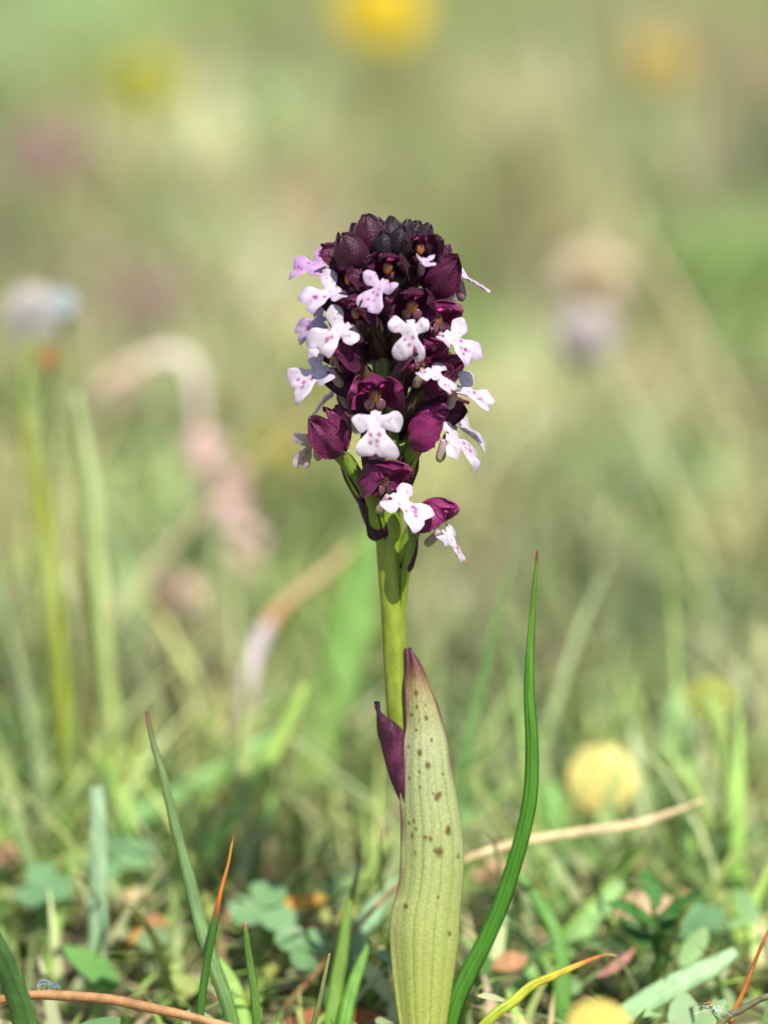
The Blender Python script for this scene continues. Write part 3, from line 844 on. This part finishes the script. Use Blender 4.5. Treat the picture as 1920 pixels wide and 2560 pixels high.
pale = lin(172, 178, 130); mid = lin(170, 178, 112); low = lin(176, 184, 92); tipc = lin(78, 32, 42); brn = lin(116, 84, 56); edge = lin(98, 50, 66)
for i in range(NR):
    t = i / (NR - 1)
    for j in range(NC):
        u = j / (NC - 1)
        x = L2[i, 0] * (1 - u) + R2[i, 0] * u; y = L2[i, 1] * (1 - u) + R2[i, 1] * u
        wmm = (R2[i, 0] - L2[i, 0]) * K
        q = 2 * u - 1
        rib = 0.05 * math.cos(q * 3.1 * 2 * math.pi) * min(1, t * 3)
        bow = -wmm * 0.30 * (1 - abs(q) ** 2.2) - 0.55 * max(0, -q - .86) / .14
        dep = -2.6 + bow + 2.0 * max(0, 1 - t * 4) ** 2 * 0.4 + rib * 0.8 + 1.4 * (1 - t)
        lv.append(O(x, y, dep))
        c = ramp(y, [(1619, tipc), (1655, lin(92, 46, 48)), (1688, brn), (1730, lin(150, 138, 90)), (1780, lin(162, 162, 108)), (1850, pale), (2200, mid), (2560, low)])
        vein = (1.1 + .35 * math.sin(q * 9 + y / 210)) * math.exp(-((((q * 3.1 + .10 * math.sin(q * 5) + .04 * math.sin(y / 90) + .5) % 1) - .5) / .10) ** 2) * min(1, max(0, (y - 1800) / 150))
        c = c * (1 - vein * np.array([.28, .14, .34]))
        e = np.clip((abs(q) - .80 + .05 * math.sin(y / 23)) / .18, 0, 1) ** 1.2
        if q > 0:
            e *= np.interp(y, [1619, 1900, 2000, 2100], [1, .75, .35, .05])
        else:
            e *= np.interp(y, [1619, 2150, 2330, 2400], [1, .85, .3, 0])
        c = c * (1 - e) + edge * e
        for (sx, sy, r) in spots:
            dd2 = ((x - sx) / r) ** 2 + ((y - sy) / (r * 1.25)) ** 2
            if dd2 < 4:
                k2 = math.exp(-dd2 ** 2 * .8)
                c = c * (1 - .9 * k2) + lin(98, 68, 20) * .9 * k2
        lc.append(c)
lv = np.array(lv)
lf = [(i * NC + j, (i + 1) * NC + j, (i + 1) * NC + j + 1, i * NC + j + 1) for i in range(NR - 1) for j in range(NC - 1)]
lf_o = make('leaf', lv, lf, M['leaf'], orchid, np.array(lc))
lf_o['label'] = 'pale green sheathing leaf with brown spots and purple tip'
sm = lf_o.modifiers.new('thickness', 'SOLIDIFY'); sm.thickness = 0.0006; sm.offset = -1

# --- the small purple bract leaf
LE = [(941, 1753), (940, 1768), (941, 1800), (943, 1833), (952, 1862), (966, 1919), (986, 1975), (1002, 2010), (1016, 2050)]
RE = [(944, 1753), (947, 1768), (959, 1786), (984, 1803), (1012, 1832), (1022, 1880), (1026, 1930), (1028, 1985), (1030, 2050)]
NR, NC = 50, 15
L2 = spline([(x, y, 0) for x, y in LE], NR); R2 = spline([(x, y, 0) for x, y in RE], NR)
bv, bc = [], []
for i in range(NR):
    for j in range(NC):
        u = j / (NC - 1); q = 2 * u - 1
        x = L2[i, 0] * (1 - u) + R2[i, 0] * u; y = L2[i, 1] * (1 - u) + R2[i, 1] * u
        bv.append(O(x, y, -1.5 - 1.3 * (1 - q * q) + 1.5 * max(0, 1 - i / 12) + .12 * math.sin(i * .9 + j)))
        c = ramp(y, [(1753, lin(36, 18, 28)), (1800, lin(66, 24, 46)), (1900, lin(90, 36, 66)), (2000, lin(74, 30, 52)), (2050, lin(110, 80, 70))])
        bc.append(c * (1 + .18 * math.sin(x * .11 + y * .05)))
bo = make('bract_leaf', np.array(bv), [(i * NC + j, (i + 1) * NC + j, (i + 1) * NC + j + 1, i * NC + j + 1) for i in range(NR - 1) for j in range(NC - 1)], M['sepal'], orchid, np.array(bc))
bo['label'] = 'small pointed dark purple bract leaf'
sm = bo.modifiers.new('thickness', 'SOLIDIFY'); sm.thickness = 0.0005; sm.offset = -1

# --- flowers
def frame(f, roll=0.0):
    f = unit(f)
    x = unit(np.cross(f, [0, 0, 1]) if abs(f[2]) < .985 else np.cross(f, [0, 1, 0]))
    x = -x                                  # right of the flower as the viewer in front of it sees it is irrelevant: it is mirrored
    z = np.cross(x, f)
    if z[2] < 0:
        z = -z; x = -x
    c, s = math.cos(roll), math.sin(roll)
    x, z = x * c + z * s, z * c - x * s
    return np.stack([x, f, z])              # rows: local x (side), y (forward), z (up)

def sepal(phi0, half, th0, th1, radii, scale, tone_in, seed, tip_shift=0.0, flare=0.0, nt=22, ns=13, back=0.0, point=3.0, keel=.06, wav=1.0, spread=0.0):
    """one sepal as a shell on the egg-shaped hood; local coordinates"""
    r0 = np.random.default_rng(seed)
    a1, a2, p1 = r0.uniform(.03, .07) * wav, r0.uniform(.03, .06) * wav, r0.uniform(0, 6)
    a3, p3 = r0.uniform(.02, .05) * wav, r0.uniform(0, 6)
    V, T, Q = [], [], []
    for i in range(nt):
        t = i / (nt - 1)
        th = R(th0 + (th1 - th0) * t)
        wd = half * (1 - t ** point) ** .62 + 1.2
        for j in range(ns):
            q = 2 * j / (ns - 1) - 1
            ph = R(phi0 + tip_shift * t ** 2 + q * wd)
            th2 = th - R(6) * q * q * t + R(3.5) * math.sin(7 * q + p3) * t * (1 - abs(q) * .3)
            k = scale * (1 + flare * abs(q) ** 3 * t + a1 * math.sin(5 * t + p1) + a2 * math.sin(4 * q + 6 * t + p1) + a3 * math.sin(9 * q * t + 11 * t + p3) * t + keel * math.exp(-(q / .18) ** 2))
            k *= 1 + spread * t ** 2.2
            k *= 1 + .12 * max(0, t - .85) / .15 * (1 if back else .35)
            V.append([math.sin(th2) * math.cos(ph) * radii[0] * k, -math.cos(th2) * radii[1] * k, math.sin(th2) * math.sin(ph) * radii[2] * k])
            T.append(t); Q.append(q)
    F = [(i * ns + j, i * ns + j + 1, (i + 1) * ns + j + 1, (i + 1) * ns + j) for i in range(nt - 1) for j in range(ns - 1)]
    V = np.array(V); n = len(V)
    inner = V * (1 - .055 / scale)          # give it thickness
    rim = [j for j in range(ns)] + [i * ns + ns - 1 for i in range(1, nt)] + [(nt - 1) * ns + j for j in range(ns - 2, -1, -1)] + [i * ns for i in range(nt - 2, 0, -1)]
    F2 = [tuple(n + k for k in fc[::-1]) for fc in F]
    E = [(rim[k], rim[(k + 1) % len(rim)], n + rim[(k + 1) % len(rim)], n + rim[k]) for k in range(len(rim))]
    return np.vstack([V, inner]), F + F2 + E, np.array(T * 2), np.array(Q * 2)

HALF = [(0, 0), (.5, 0), (.55, .5), (.95, .3), (1.5, -.2), (2.25, -.4), (2.95, .05), (3.15, .9), (2.75, 1.65), (2.0, 1.95), (1.25, 1.9), (1.0, 2.2), (1.4, 2.75), (2.0, 3.4), (2.4, 4.25), (2.3, 5.1), (1.7, 5.6), (.9, 5.6), (.35, 5.35), (0, 5.05)]
LIPCACHE = {}
def lip_flat(seed, arm, mid, fl=0.0):
    """outline of a three-lobed lip filled with triangles, plus distance to its edge"""
    r0 = np.random.default_rng(seed)
    def side(sgn):
        out = []
        ax_, ay_ = r0.uniform(.86, 1.12), r0.uniform(.92, 1.08)
        for (x, y) in HALF[1:-1]:
            if x > .9 and y < 2.15:
                dx, dy = x - .9, y - 1.1
                a = arm * (1 + .25 * sgn * r0.normal())
                x, y = max(.62, .9 + dx * math.cos(a) - dy * math.sin(a)), 1.1 + dx * math.sin(a) + dy * math.cos(a)
            elif y > 2.5:
                x *= mid * (1 + fl * (y - 3.2) / 2.4); y = 2.4 + (y - 2.4) * (.95 + .1 * r0.random())
            out.append((sgn * (x * ax_ + r0.normal() * .055), y * ay_ + r0.normal() * .055))
        return out
    rt, lf = side(1), side(-1)
    pts = rt + [(0, 5.05 + r0.normal() * .12)] + lf[::-1]
    loop = np.array(pts)
    p3 = np.c_[loop, np.zeros(len(loop))]
    p3 = np.vstack([p3, p3[:1]])
    n = 120
    sm = spline(p3, n + 1)[:-1, :2]
    gs = .17
    gx, gy = np.meshgrid(np.arange(-4.2, 4.2, gs), np.arange(-2.2, 6.8, gs))
    gx = gx + (np.arange(gx.shape[0]) % 2)[:, None] * gs / 2
    gp = np.c_[gx.ravel(), gy.ravel()]
    a = sm; b = np.roll(sm, -1, 0)
    ab = b - a
    def dist(p):
        ap = p[:, None, :] - a[None]
        t = np.clip((ap * ab).sum(-1) / ((ab ** 2).sum(-1) + 1e-9), 0, 1)
        return np.sqrt(((ap - t[..., None] * ab) ** 2).sum(-1)).min(1)
    cr = ((a[None, :, 1] > gp[:, None, 1]) != (b[None, :, 1] > gp[:, None, 1])) & (gp[:, None, 0] < (b[:, 0] - a[:, 0])[None] * (gp[:, None, 1] - a[None, :, 1]) / ((b[:, 1] - a[:, 1])[None] + 1e-12) + a[None, :, 0])
    inside = cr.sum(1) % 2 == 1
    gp = gp[inside]
    d = dist(gp)
    gp = gp[d > .09]
    allp = np.vstack([sm, gp])
    res = geometry.delaunay_2d_cdt([Vector(p) for p in allp], [(i, (i + 1) % n) for i in range(n)], [], 1, 1e-5)
    P2 = np.array([tuple(p) for p in res[0]])
    F = [tuple(fc) for fc in res[2]]
    return P2, F, dist(P2)

def bend_lip(P2, ang0, bend, cup, twist, seed):
    r0 = np.random.default_rng(seed + 99)
    vmax = 6.6
    ss = np.linspace(-2.4, vmax, 80)
    an = ang0 + bend * np.clip(ss, 0, None) / 6
    cy = np.concatenate([[0], np.cumsum(np.cos(an[:-1]) * np.diff(ss))]); cz = np.concatenate([[0], -np.cumsum(np.sin(an[:-1]) * np.diff(ss))])
    i0 = np.interp(0, ss, cy), np.interp(0, ss, cz)
    v = P2[:, 1]; u = P2[:, 0]
    y = np.interp(v, ss, cy) - i0[0]; z = np.interp(v, ss, cz) - i0[1]; a = np.interp(v, ss, an)
    n = np.stack([0 * a, np.sin(a), np.cos(a)], -1)
    armw = np.clip(1 - np.abs(v - .9) / 1.5, 0, 1)
    off = cup * np.abs(u) ** 1.7 * (.35 + .65 * armw) * .22 - .10 * np.clip(v - 4.2, 0, 9) * np.abs(u) ** 2 * .5
    ru = r0.uniform(-.16, .16, 4)
    off = off + .13 * np.sin(u * 2.3 + seed) * np.cos(v * 1.7 + seed * 2) + ru[0] * np.clip(u, 0, 9) ** 2 * .7 + ru[1] * np.clip(-u, 0, 9) ** 2 * .7 + ru[2] * np.clip(v - 3, 0, 9) ** 2 * .5 + .022 * np.sin(u * 5 + seed * 3) * np.sin(v * 4 + u) + twist * u * np.clip(v - 2, 0, 9) * .06
    off = off - .06 * np.exp(-(u / .35) ** 2) * np.clip((v - 2.5) / 2, 0, 1)
    c = np.stack([u * (1 - .03 * np.abs(u)), y, z], -1)
    return c + n * off[:, None], n

def flower(px, py, d, yaw, nod=8, size=1.0, tone=0.5, lip=50, lscale=1.0, roll=0, tint=0.15, arm=0.1, mid=1.0, lipflare=0.0, bend=.3, cup=.5, twist=0.0, spur=True, ovary=True, open_=1.0, bract=True, seed=0, dried=False, lroll=0.0, lturn=0.0, spread=.06, stemdrop=None, col=True, bstyle=0):
    """one flower: its ovary is the part, hood sepals, petals, lip, spur, column and bract are its sub-parts. yaw 0 faces the lens, + turns to picture right"""
    c = O(px, py, d)
    ya, na = R(yaw), R(nod)
    fw = np.array([math.sin(ya) * math.cos(na), -math.cos(ya) * math.cos(na), -math.sin(na)])
    B = frame(fw, R(roll))
    W = lambda v: c + (np.asarray(v) * size) @ B
    dark = np.array([.026, .005, .016]); wine = np.array([.070, .006, .034]); mag = np.array([.30, .022, .148])
    out_c = dark * max(0, 1 - 2 * tone) + wine * (1 - abs(2 * tone - 1)) + mag * max(0, 2 * tone - 1)
    in_c = out_c * .8 + np.array([.10, .012, .05]) * .6
    # ovary, curving up from the stem
    ax = O(np.interp(py, [600, 1400], [968, 975]), py + 95 * size, 1.0) if stemdrop is None else O(*stemdrop, 1.0)
    back = W([0, -2.3, -.9]); front = W([0, -.4, -1.2])
    out = back - ax
    m1 = ax + out * .35 + np.array([0, 0, -.6]); m2 = ax + out * .72 + np.array([0, 0, .5])
    v, f, t = tube([ax, m1, m2, back, front], [.9, 1.25, 1.2, .95, .8], n=26, m=12, wob=.05)
    g = lin(112, 140, 40)
    oc = ramp(t, [(0, g * .6 + wine * .4), (.3, g), (.6, g * .7 + wine * .35), (.8, out_c), (1, out_c)]) if py > 1040 else ramp(t, [(0, wine * .8 + g * .12), (.5, wine * .8 + g * .2), (1, out_c)])
    fl = make('flower', v, f, M['stem'], orchid, oc)
    # hood
    rad = (2.75, 3.1, 2.85)
    sh = 0.0
    def put(name, part, mat, cfun):
        vv, ff, tt, qq = part
        return make(name, W(vv), ff, M[mat], fl, cfun(tt, qq))
    th1 = 128 + (1 - open_) * 40
    def colr(tt, qq):
        k = (.85 + .3 * np.abs(qq) ** 2)[:, None]
        n = len(tt) // 2
        cc = out_c * k * (1 + .5 * (np.clip(tt - .8, 0, 1))[:, None])
        cc[n:] = in_c
        return cc
    put('sepal', sepal(90, 46, 10, th1 + 6, rad, .97, 0, seed * 7 + 1, back=1, spread=spread), 'sepal', colr)
    for sg in (1, -1):
        ph = 90 - sg * 82
        put('sepal', sepal(ph, 47, 8, th1 - 4, rad, 1.06, 0, seed * 7 + 3 + sg, tip_shift=sg * 20, flare=.22, back=1, spread=spread, keel=.1), 'sepal', colr)
    pc2 = mag * 1.5 if tone > .3 else mag
    for sg in (1, -1):
        put('petal', sepal(90 - sg * 24, 13, 55, th1 + 2, rad, .86, 0, seed + 7 + sg, tip_shift=sg * 5, nt=12, ns=7), 'sepal', lambda tt, qq: np.tile(pc2, (len(tt), 1)) * (.6 + .7 * tt)[:, None])
    # lip
    P2, F, D = lip_flat(seed, arm, mid, lipflare)
    C3, N3 = bend_lip(P2, R(lip), bend, cup, twist, seed)
    h = .15 * np.clip(D / .5, 0, 1) ** .55
    at = np.array([0, 1.3, -1.05]); lscale = lscale * 1.13
    top = C3 * lscale + N3 * h[:, None] + at; bot = C3 * lscale - N3 * h[:, None] * .9 + at
    n = len(P2)
    if lroll or lturn:
        sgn = 1.0 if np.dot(B[0], [0, -1, 0]) > 0 else -1.0
        Rm = np.array(Matrix.Rotation(R(lroll) * sgn, 3, 'Y') @ Matrix.Rotation(-R(lturn) * sgn, 3, 'Z'))
        top = (top - at) @ Rm.T + at; bot = (bot - at) @ Rm.T + at
    bd = D < 1e-3
    vmap = np.arange(n) + n
    vv = np.vstack([top, bot]); vv[n:][bd] = top[bd]
    F = [fc if (P2[fc[1]] - P2[fc[0]])[0] * (P2[fc[2]] - P2[fc[0]])[1] - (P2[fc[1]] - P2[fc[0]])[1] * (P2[fc[2]] - P2[fc[0]])[0] > 0 else fc[::-1] for fc in F]
    ff = list(F) + [tuple(int(vmap[k]) for k in fc[::-1]) for fc in F]
    white = np.array([.52, .49, .53]); lil = np.array([.42, .22, .46]); pk = np.array([.50, .30, .47])
    e = np.exp(-D / .35)[:, None] * .8 + np.clip((P2[:, 1:2] - 4) / 2.4, 0, 1) * .45
    tint = min(1, tint + .03)
    lc = white * (1 - tint) + lil * tint  # lilac petal colour; high tint values also paint shade on the left lips
    cc = lc * (1 - e * .5) + (pk * (1 - tint) + lil * tint * np.array([1, .75, 1])) * e * .5
    r0 = np.random.default_rng(seed + 5)
    sp = [(-.45, 2.75, .24), (.5, 2.8, .2), (.05, 3.5, .27), (-.35, 3.75, .2), (.45, 3.9, .22), (1.7, .9, .17), (-1.75, .95, .17), (2.2, 1.1, .13), (-1.4, 1.4, .14), (.2, 1.9, .17), (-.2, 4.3, .15)]
    for (sx, sy, sr) in sp:
        if r0.random() < .15:
            continue
        sx += r0.normal() * .16; sy += r0.normal() * .2
        k = np.exp(-((((P2[:, 0] - sx) ** 2 + (P2[:, 1] - sy) ** 2) / (sr * 1.2) ** 2)) ** 1.5)[:, None]
        k *= .9 if sr > .17 else .55
        cc = cc * (1 - k) + np.array([.27, .008, .15]) * k
    if dried:
        k = np.clip((P2[:, 1:2] - 5.1) / .5, 0, 1)
        cc = cc * (1 - k) + lin(170, 100, 50) * k
    make('lip', W(vv), ff, M['lip'], fl, np.vstack([cc, cc]))
    if spur:
        v, f, t = tube([W([0, .9, -1.3]), W([0, .35, -2.3]), W([0, -.35, -3.3]), W([0, -.55, -3.75]), W([0, -.6, -4.0])], [.42 * size, .6 * size, .66 * size, .5 * size, .1 * size], n=20, m=10)
        make('spur', v, f, M['lip'], fl, ramp(t, [(0, np.array([.45, .3, .38])), (.4, np.array([.34, .27, .2]) if py > 850 else np.array([.26, .12, .17])), (1, np.array([.34, .35, .17]) if py > 850 else np.array([.24, .10, .14]))]))
    if col:
        # column: orange anther above, pale cheeks beside the throat
        a = np.linspace(0, np.pi, 14); b = np.linspace(0, 2 * np.pi, 14, endpoint=False)
        def ell(cen, r):
            return np.array([[cen[0] + r[0] * math.sin(x) * math.cos(y), cen[1] + r[1] * math.sin(x) * math.sin(y), cen[2] + r[2] * math.cos(x)] for x in a for y in b])
        vv, ff, c2 = [], [], []
        for cen, r, ca, cb in (((0, .15, .55), (.8, .6, 1.0), lin(76, 30, 20), lin(160, 96, 44)), ((.7, .35, -.45), (.66, .22, .7), np.array([.09, .02, .035]), np.array([.17, .08, .09])), ((-.7, .35, -.45), (.66, .22, .7), np.array([.09, .02, .035]), np.array([.17, .08, .09])))[:3 if tone > .4 else 1]:
            q = ell(cen, r)
            g2, gf2 = ring_mesh(q.reshape(14, 14, 3))
            ff += [tuple(k + len(vv) for k in fc) for fc in gf2]
            vv += list(g2)
            c2 += list(ca + (cb - ca) * np.repeat(np.linspace(0, 1, 14), 14)[:, None])
        make('column', W(np.array(vv)), ff, M['column'], fl, np.array(c2))
    if bract:
        ob = np.cross(unit(out), [0, 0, 1]) * .5
        dn = np.array([0, 0, -1.0])
        p0 = ax + unit(out) * .3 + dn * .8
        pts = [p0, ax + out * .3 + dn * 1.7, ax + out * .65 + dn * 1.2, ax + out * .95 + dn * .7 + np.array([0, 0, .2])]
        vv, ff, tt, qq = blade_mesh(pts, [1.6, 2.9, 2.3, .25], n=18, fold=-.5, thick=.3, face=unit(out) * .4 + dn)
        bc = np.array([.06, .01, .035])
        make('bract', vv, ff, M['sepal'], fl, np.tile(bc, (len(vv), 1)) * (1.1 - .4 * tt)[:, None])
    return fl

def bud(px, py, d, lean_x, lean_y, size, tone, seed, squash=1.0, tall=1.12):
    """closed bud; lean_x to picture right, lean_y towards the lens, otherwise pointing up"""
    c = O(px, py, d)
    fw = unit([lean_x, -lean_y, 1.0])
    x = unit(np.cross(fw, [0, 1, 0])); z = np.cross(x, fw)
    B = np.stack([x, fw, z])
    W = lambda v: c + (np.asarray(v) * size) @ B
    dark = np.array([.024, .005, .014]); wine = np.array([.075, .008, .032]); black = np.array([.012, .007, .014])
    oc = wine * max(0, 2 * tone - 1) + dark * (1 - abs(2 * tone - 1)) + black * max(0, 1 - 2 * tone)
    ax = O(969, py + 80, 1.0)
    bk = W([0, -1.9, 0])
    v, f, t = tube([ax, (ax + bk) / 2 + np.array([0, 0, -.3]), bk, W([0, -.6, 0])], [.9, 1.1, 1.1, .8], n=16, m=10)
    b = make('bud', v, f, M['stem'], orchid, np.tile(wine, (len(v), 1)))
    rad = (2.5 * squash, 2.6 * tall, 2.45)
    r0 = np.random.default_rng(seed)
    for k in range(3):
        ph = 270 + k * 120 + r0.uniform(-12, 12)
        part = sepal(ph, 74, 14, 174 + r0.uniform(-6, 4), rad, 1.0 + .06 * (k == 0), 0, seed * 3 + k, point=3.4, keel=.08, wav=.7)
        vv, ff, tt, qq = part
        kk = np.clip((vv[:, 1] / rad[1] + 1) / 2, 0, 1.1)
        vv[:, [0, 2]] *= (1.05 - .27 * kk ** 2.2)[:, None]; vv[:, 1] *= 1 + .02 * kk ** 4
        make('sepal', W(vv), ff, M['sepal'], b, oc * ((.85 + .3 * np.abs(qq) ** 2) * (1.1 - .25 * tt))[:, None])
    return b

# buds of the dark crown
bud(876, 628, -5.0, -.45, .35, 1.0, .75, 11)
bud(924, 592, -3.2, -.18, .2, .98, .8, 12, tall=1.25)
bud(962, 614, -6.0, -.05, .4, .72, .22, 13, tall=1.2)
bud(1000, 606, -6.2, .10, .35, .74, .12, 14, tall=1.25)
bud(1035, 590, -.5, .25, .1, .62, .4, 15, tall=1.3)
bud(1060, 592, -1.5, .4, .15, .55, .5, 16, tall=1.3)
bud(980, 585, 3.5, 0, -.3, .8, .3, 17)
bud(1100, 648, -1.0, .8, .1, .72, .62, 18)
bud(905, 605, 4.0, -.4, -.4, .85, .5, 19)
bud(1045, 610, 5.0, .4, -.5, .85, .4, 20)
bud(985, 655, -3.0, 0, .5, .7, .3, 21)

bud(947, 584, .5, -.08, .05, .62, .55, 51, tall=1.3)
bud(1015, 588, 1.5, .15, 0, .6, .45, 52, tall=1.3)
bud(898, 598, .5, -.35, .1, .66, .7, 53, tall=1.25)
bud(1078, 618, -3.5, .45, .3, .6, .6, 54, tall=1.2)
# flowers, top to bottom
flower(1050, 630, -6.5, 22, nod=-12, size=.86, tone=.15, lip=50, lscale=.55, tint=.35, bend=-.9, seed=1, cup=1.2)
flower(970, 678, -7.6, -22, nod=2, size=.96, tone=.18, lip=52, roll=0, lscale=.86, tint=.42, seed=2, arm=.1, cup=.8, lroll=16, lturn=-14)
flower(1118, 690, -1.5, 104, nod=-42, size=1.10, tone=.52, lip=66, tint=.2, seed=3, spread=.22, lscale=.72, col=False)
flower(1030, 775, -8.2, -8, nod=4, size=1.08, tone=.45, lip=64, lscale=.86, tint=.06, seed=4, arm=-.1)
flower(874, 706, -4.5, -62, nod=-6, size=1.0, tone=.36, lip=22, tint=.22, seed=5, lscale=.92, lroll=30)
flower(836, 652, .5, -92, nod=-6, size=.9, tone=.45, lip=10, tint=.8, seed=6, lscale=.95, lroll=45)  # strong lilac tint paints the bluish shade on this lip
flower(892, 790, -6.8, -52, nod=2, size=1.0, tone=.4, lip=30, tint=.06, seed=7, lscale=.98, lroll=35)
flower(836, 775, 0.5, -90, nod=4, size=.92, tone=.42, lip=30, tint=.6, seed=8, lscale=1.0, lroll=40)  # lip shade put into the colour by the high tint
flower(1092, 808, -5.2, 54, nod=0, size=1.04, tone=.62, lip=40, tint=.1, seed=9, lscale=.92, bend=.2, lroll=24)
flower(842, 898, -4.6, -62, nod=0, size=1.04, tone=.55, lip=36, tint=.12, seed=10, lipflare=.3, lscale=.98, bend=.4, lroll=38)
flower(858, 960, 3.5, -115, nod=4, size=.9, tone=.5, lip=34, tint=.7, seed=22, lscale=.95, lroll=20)  # shaded lip, its lilac shade painted in through tint
flower(1048, 900, -6.6, 46, nod=2, size=1.04, tone=.68, lip=22, tint=.04, seed=24, lscale=.85, mid=.5, dried=True, lroll=20)
flower(1116, 952, -3.0, 76, nod=-16, size=1.04, tone=.6, lip=50, tint=.04, seed=25, spread=.2, lscale=.92, lroll=28)
flower(937, 1000, -8.2, 3, nod=2, size=1.16, tone=.72, lip=64, tint=.02, seed=26, lscale=.93, arm=.6, mid=.85, lipflare=.5)
flower(820, 1092, -2.6, -118, nod=-36, size=1.02, tone=.6, lip=84, tint=.16, seed=27, spread=.34, lscale=.9, col=False, stemdrop=(945, 1265), mid=.8)
flower(1084, 1082, -4.2, 84, nod=-22, size=1.1, tone=.82, lip=56, tint=.06, seed=28, spread=.26, lscale=.95, stemdrop=(985, 1215), lroll=32)
flower(1128, 1042, 3.0, 95, nod=6, size=.92, tone=.5, lip=30, tint=.08, seed=29, lscale=.95, lroll=20)
flower(958, 1212, -6.0, 52, nod=2, size=1.10, tone=.66, lip=30, tint=.05, seed=30, lscale=.98, stemdrop=(955, 1340), lroll=24, lipflare=.35, mid=.9)
flower(1088, 1302, -2.0, 70, nod=10, size=1.02, tone=.8, lip=40, tint=.02, seed=31, lscale=.9, mid=.4, dried=True, stemdrop=(992, 1405), lroll=15)
# behind the spike
for (x, y, yw, sd) in [(1075, 720, 150, 41), (915, 740, -150, 42), (985, 760, 180, 43), (1070, 860, 145, 44), (920, 880, -150, 45), (990, 940, 175, 46), (1070, 990, 150, 47), (905, 1010, -160, 48), (975, 1090, 180, 49)]:
    flower(x, y, 5.5, yw, nod=4, size=.9, tone=.5, lip=40, tint=.1, seed=sd, col=False, spur=False)

# bracts that show by themselves on the stem
def bract(label, pix, widths, d, stops, face=(0, -1, .2), fold=.5):
    pts = [O(x, y, d + dd) for x, y, dd in pix]
    v, f, t, s = blade_mesh(pts, [q * K for q in widths], n=30, fold=fold, thick=.25, face=face)
    o = make('bract', v, f, M['sepal'], orchid, ramp(t, stops))
    o['label'] = label
WINE = np.array([.06, .008, .034]); DK = np.array([.028, .004, .014])
bract('long dark bract wrapping the upper stem', [(872, 1150, .2), (884, 1195, 0), (904, 1238, -.5), (924, 1278, -1.0), (942, 1314, -1.3), (955, 1346, -1.2)], [8, 20, 30, 46, 52, 40], -.3, [(0, WINE * 1.4), (.4, WINE), (1, DK)])
bract('upright dark bract between two flowers', [(908, 1060, -2), (918, 1110, -3), (930, 1160, -3.4), (945, 1210, -3), (955, 1250, -2.2)], [8, 40, 50, 46, 30], -1.0, [(0, WINE), (1, DK)])
bract('narrow bract on the lowest ovary', [(1046, 1280, 0), (1040, 1330, -.6), (1034, 1375, -1.3), (1022, 1415, -1.6), (1012, 1438, -1.2)], [6, 14, 22, 26, 12], 0, [(0, WINE), (1, DK * 1.2)])
bract('pointed dark bract behind the lower flower', [(1045, 1090, -1), (1025, 1130, -2), (1005, 1170, -2.5), (990, 1215, -2)], [6, 30, 36, 24], -.5, [(0, WINE), (1, DK)])
# ridge on the stem below the lowest flower
v, f, t = tube([O(1036, 1310, -.8), O(1028, 1360, -1.2), O(1016, 1420, -1.0), O(1008, 1500, -.2), O(1000, 1600, .6)], [8 * K, 13 * K, 12 * K, 9 * K, 4 * K], n=40, m=12)
make('stem_ridge', v, f, M['stem'], orchid, ramp(t, [(0, lin(86, 110, 32)), (.4, lin(96, 122, 32)), (1, lin(140, 152, 40))]))
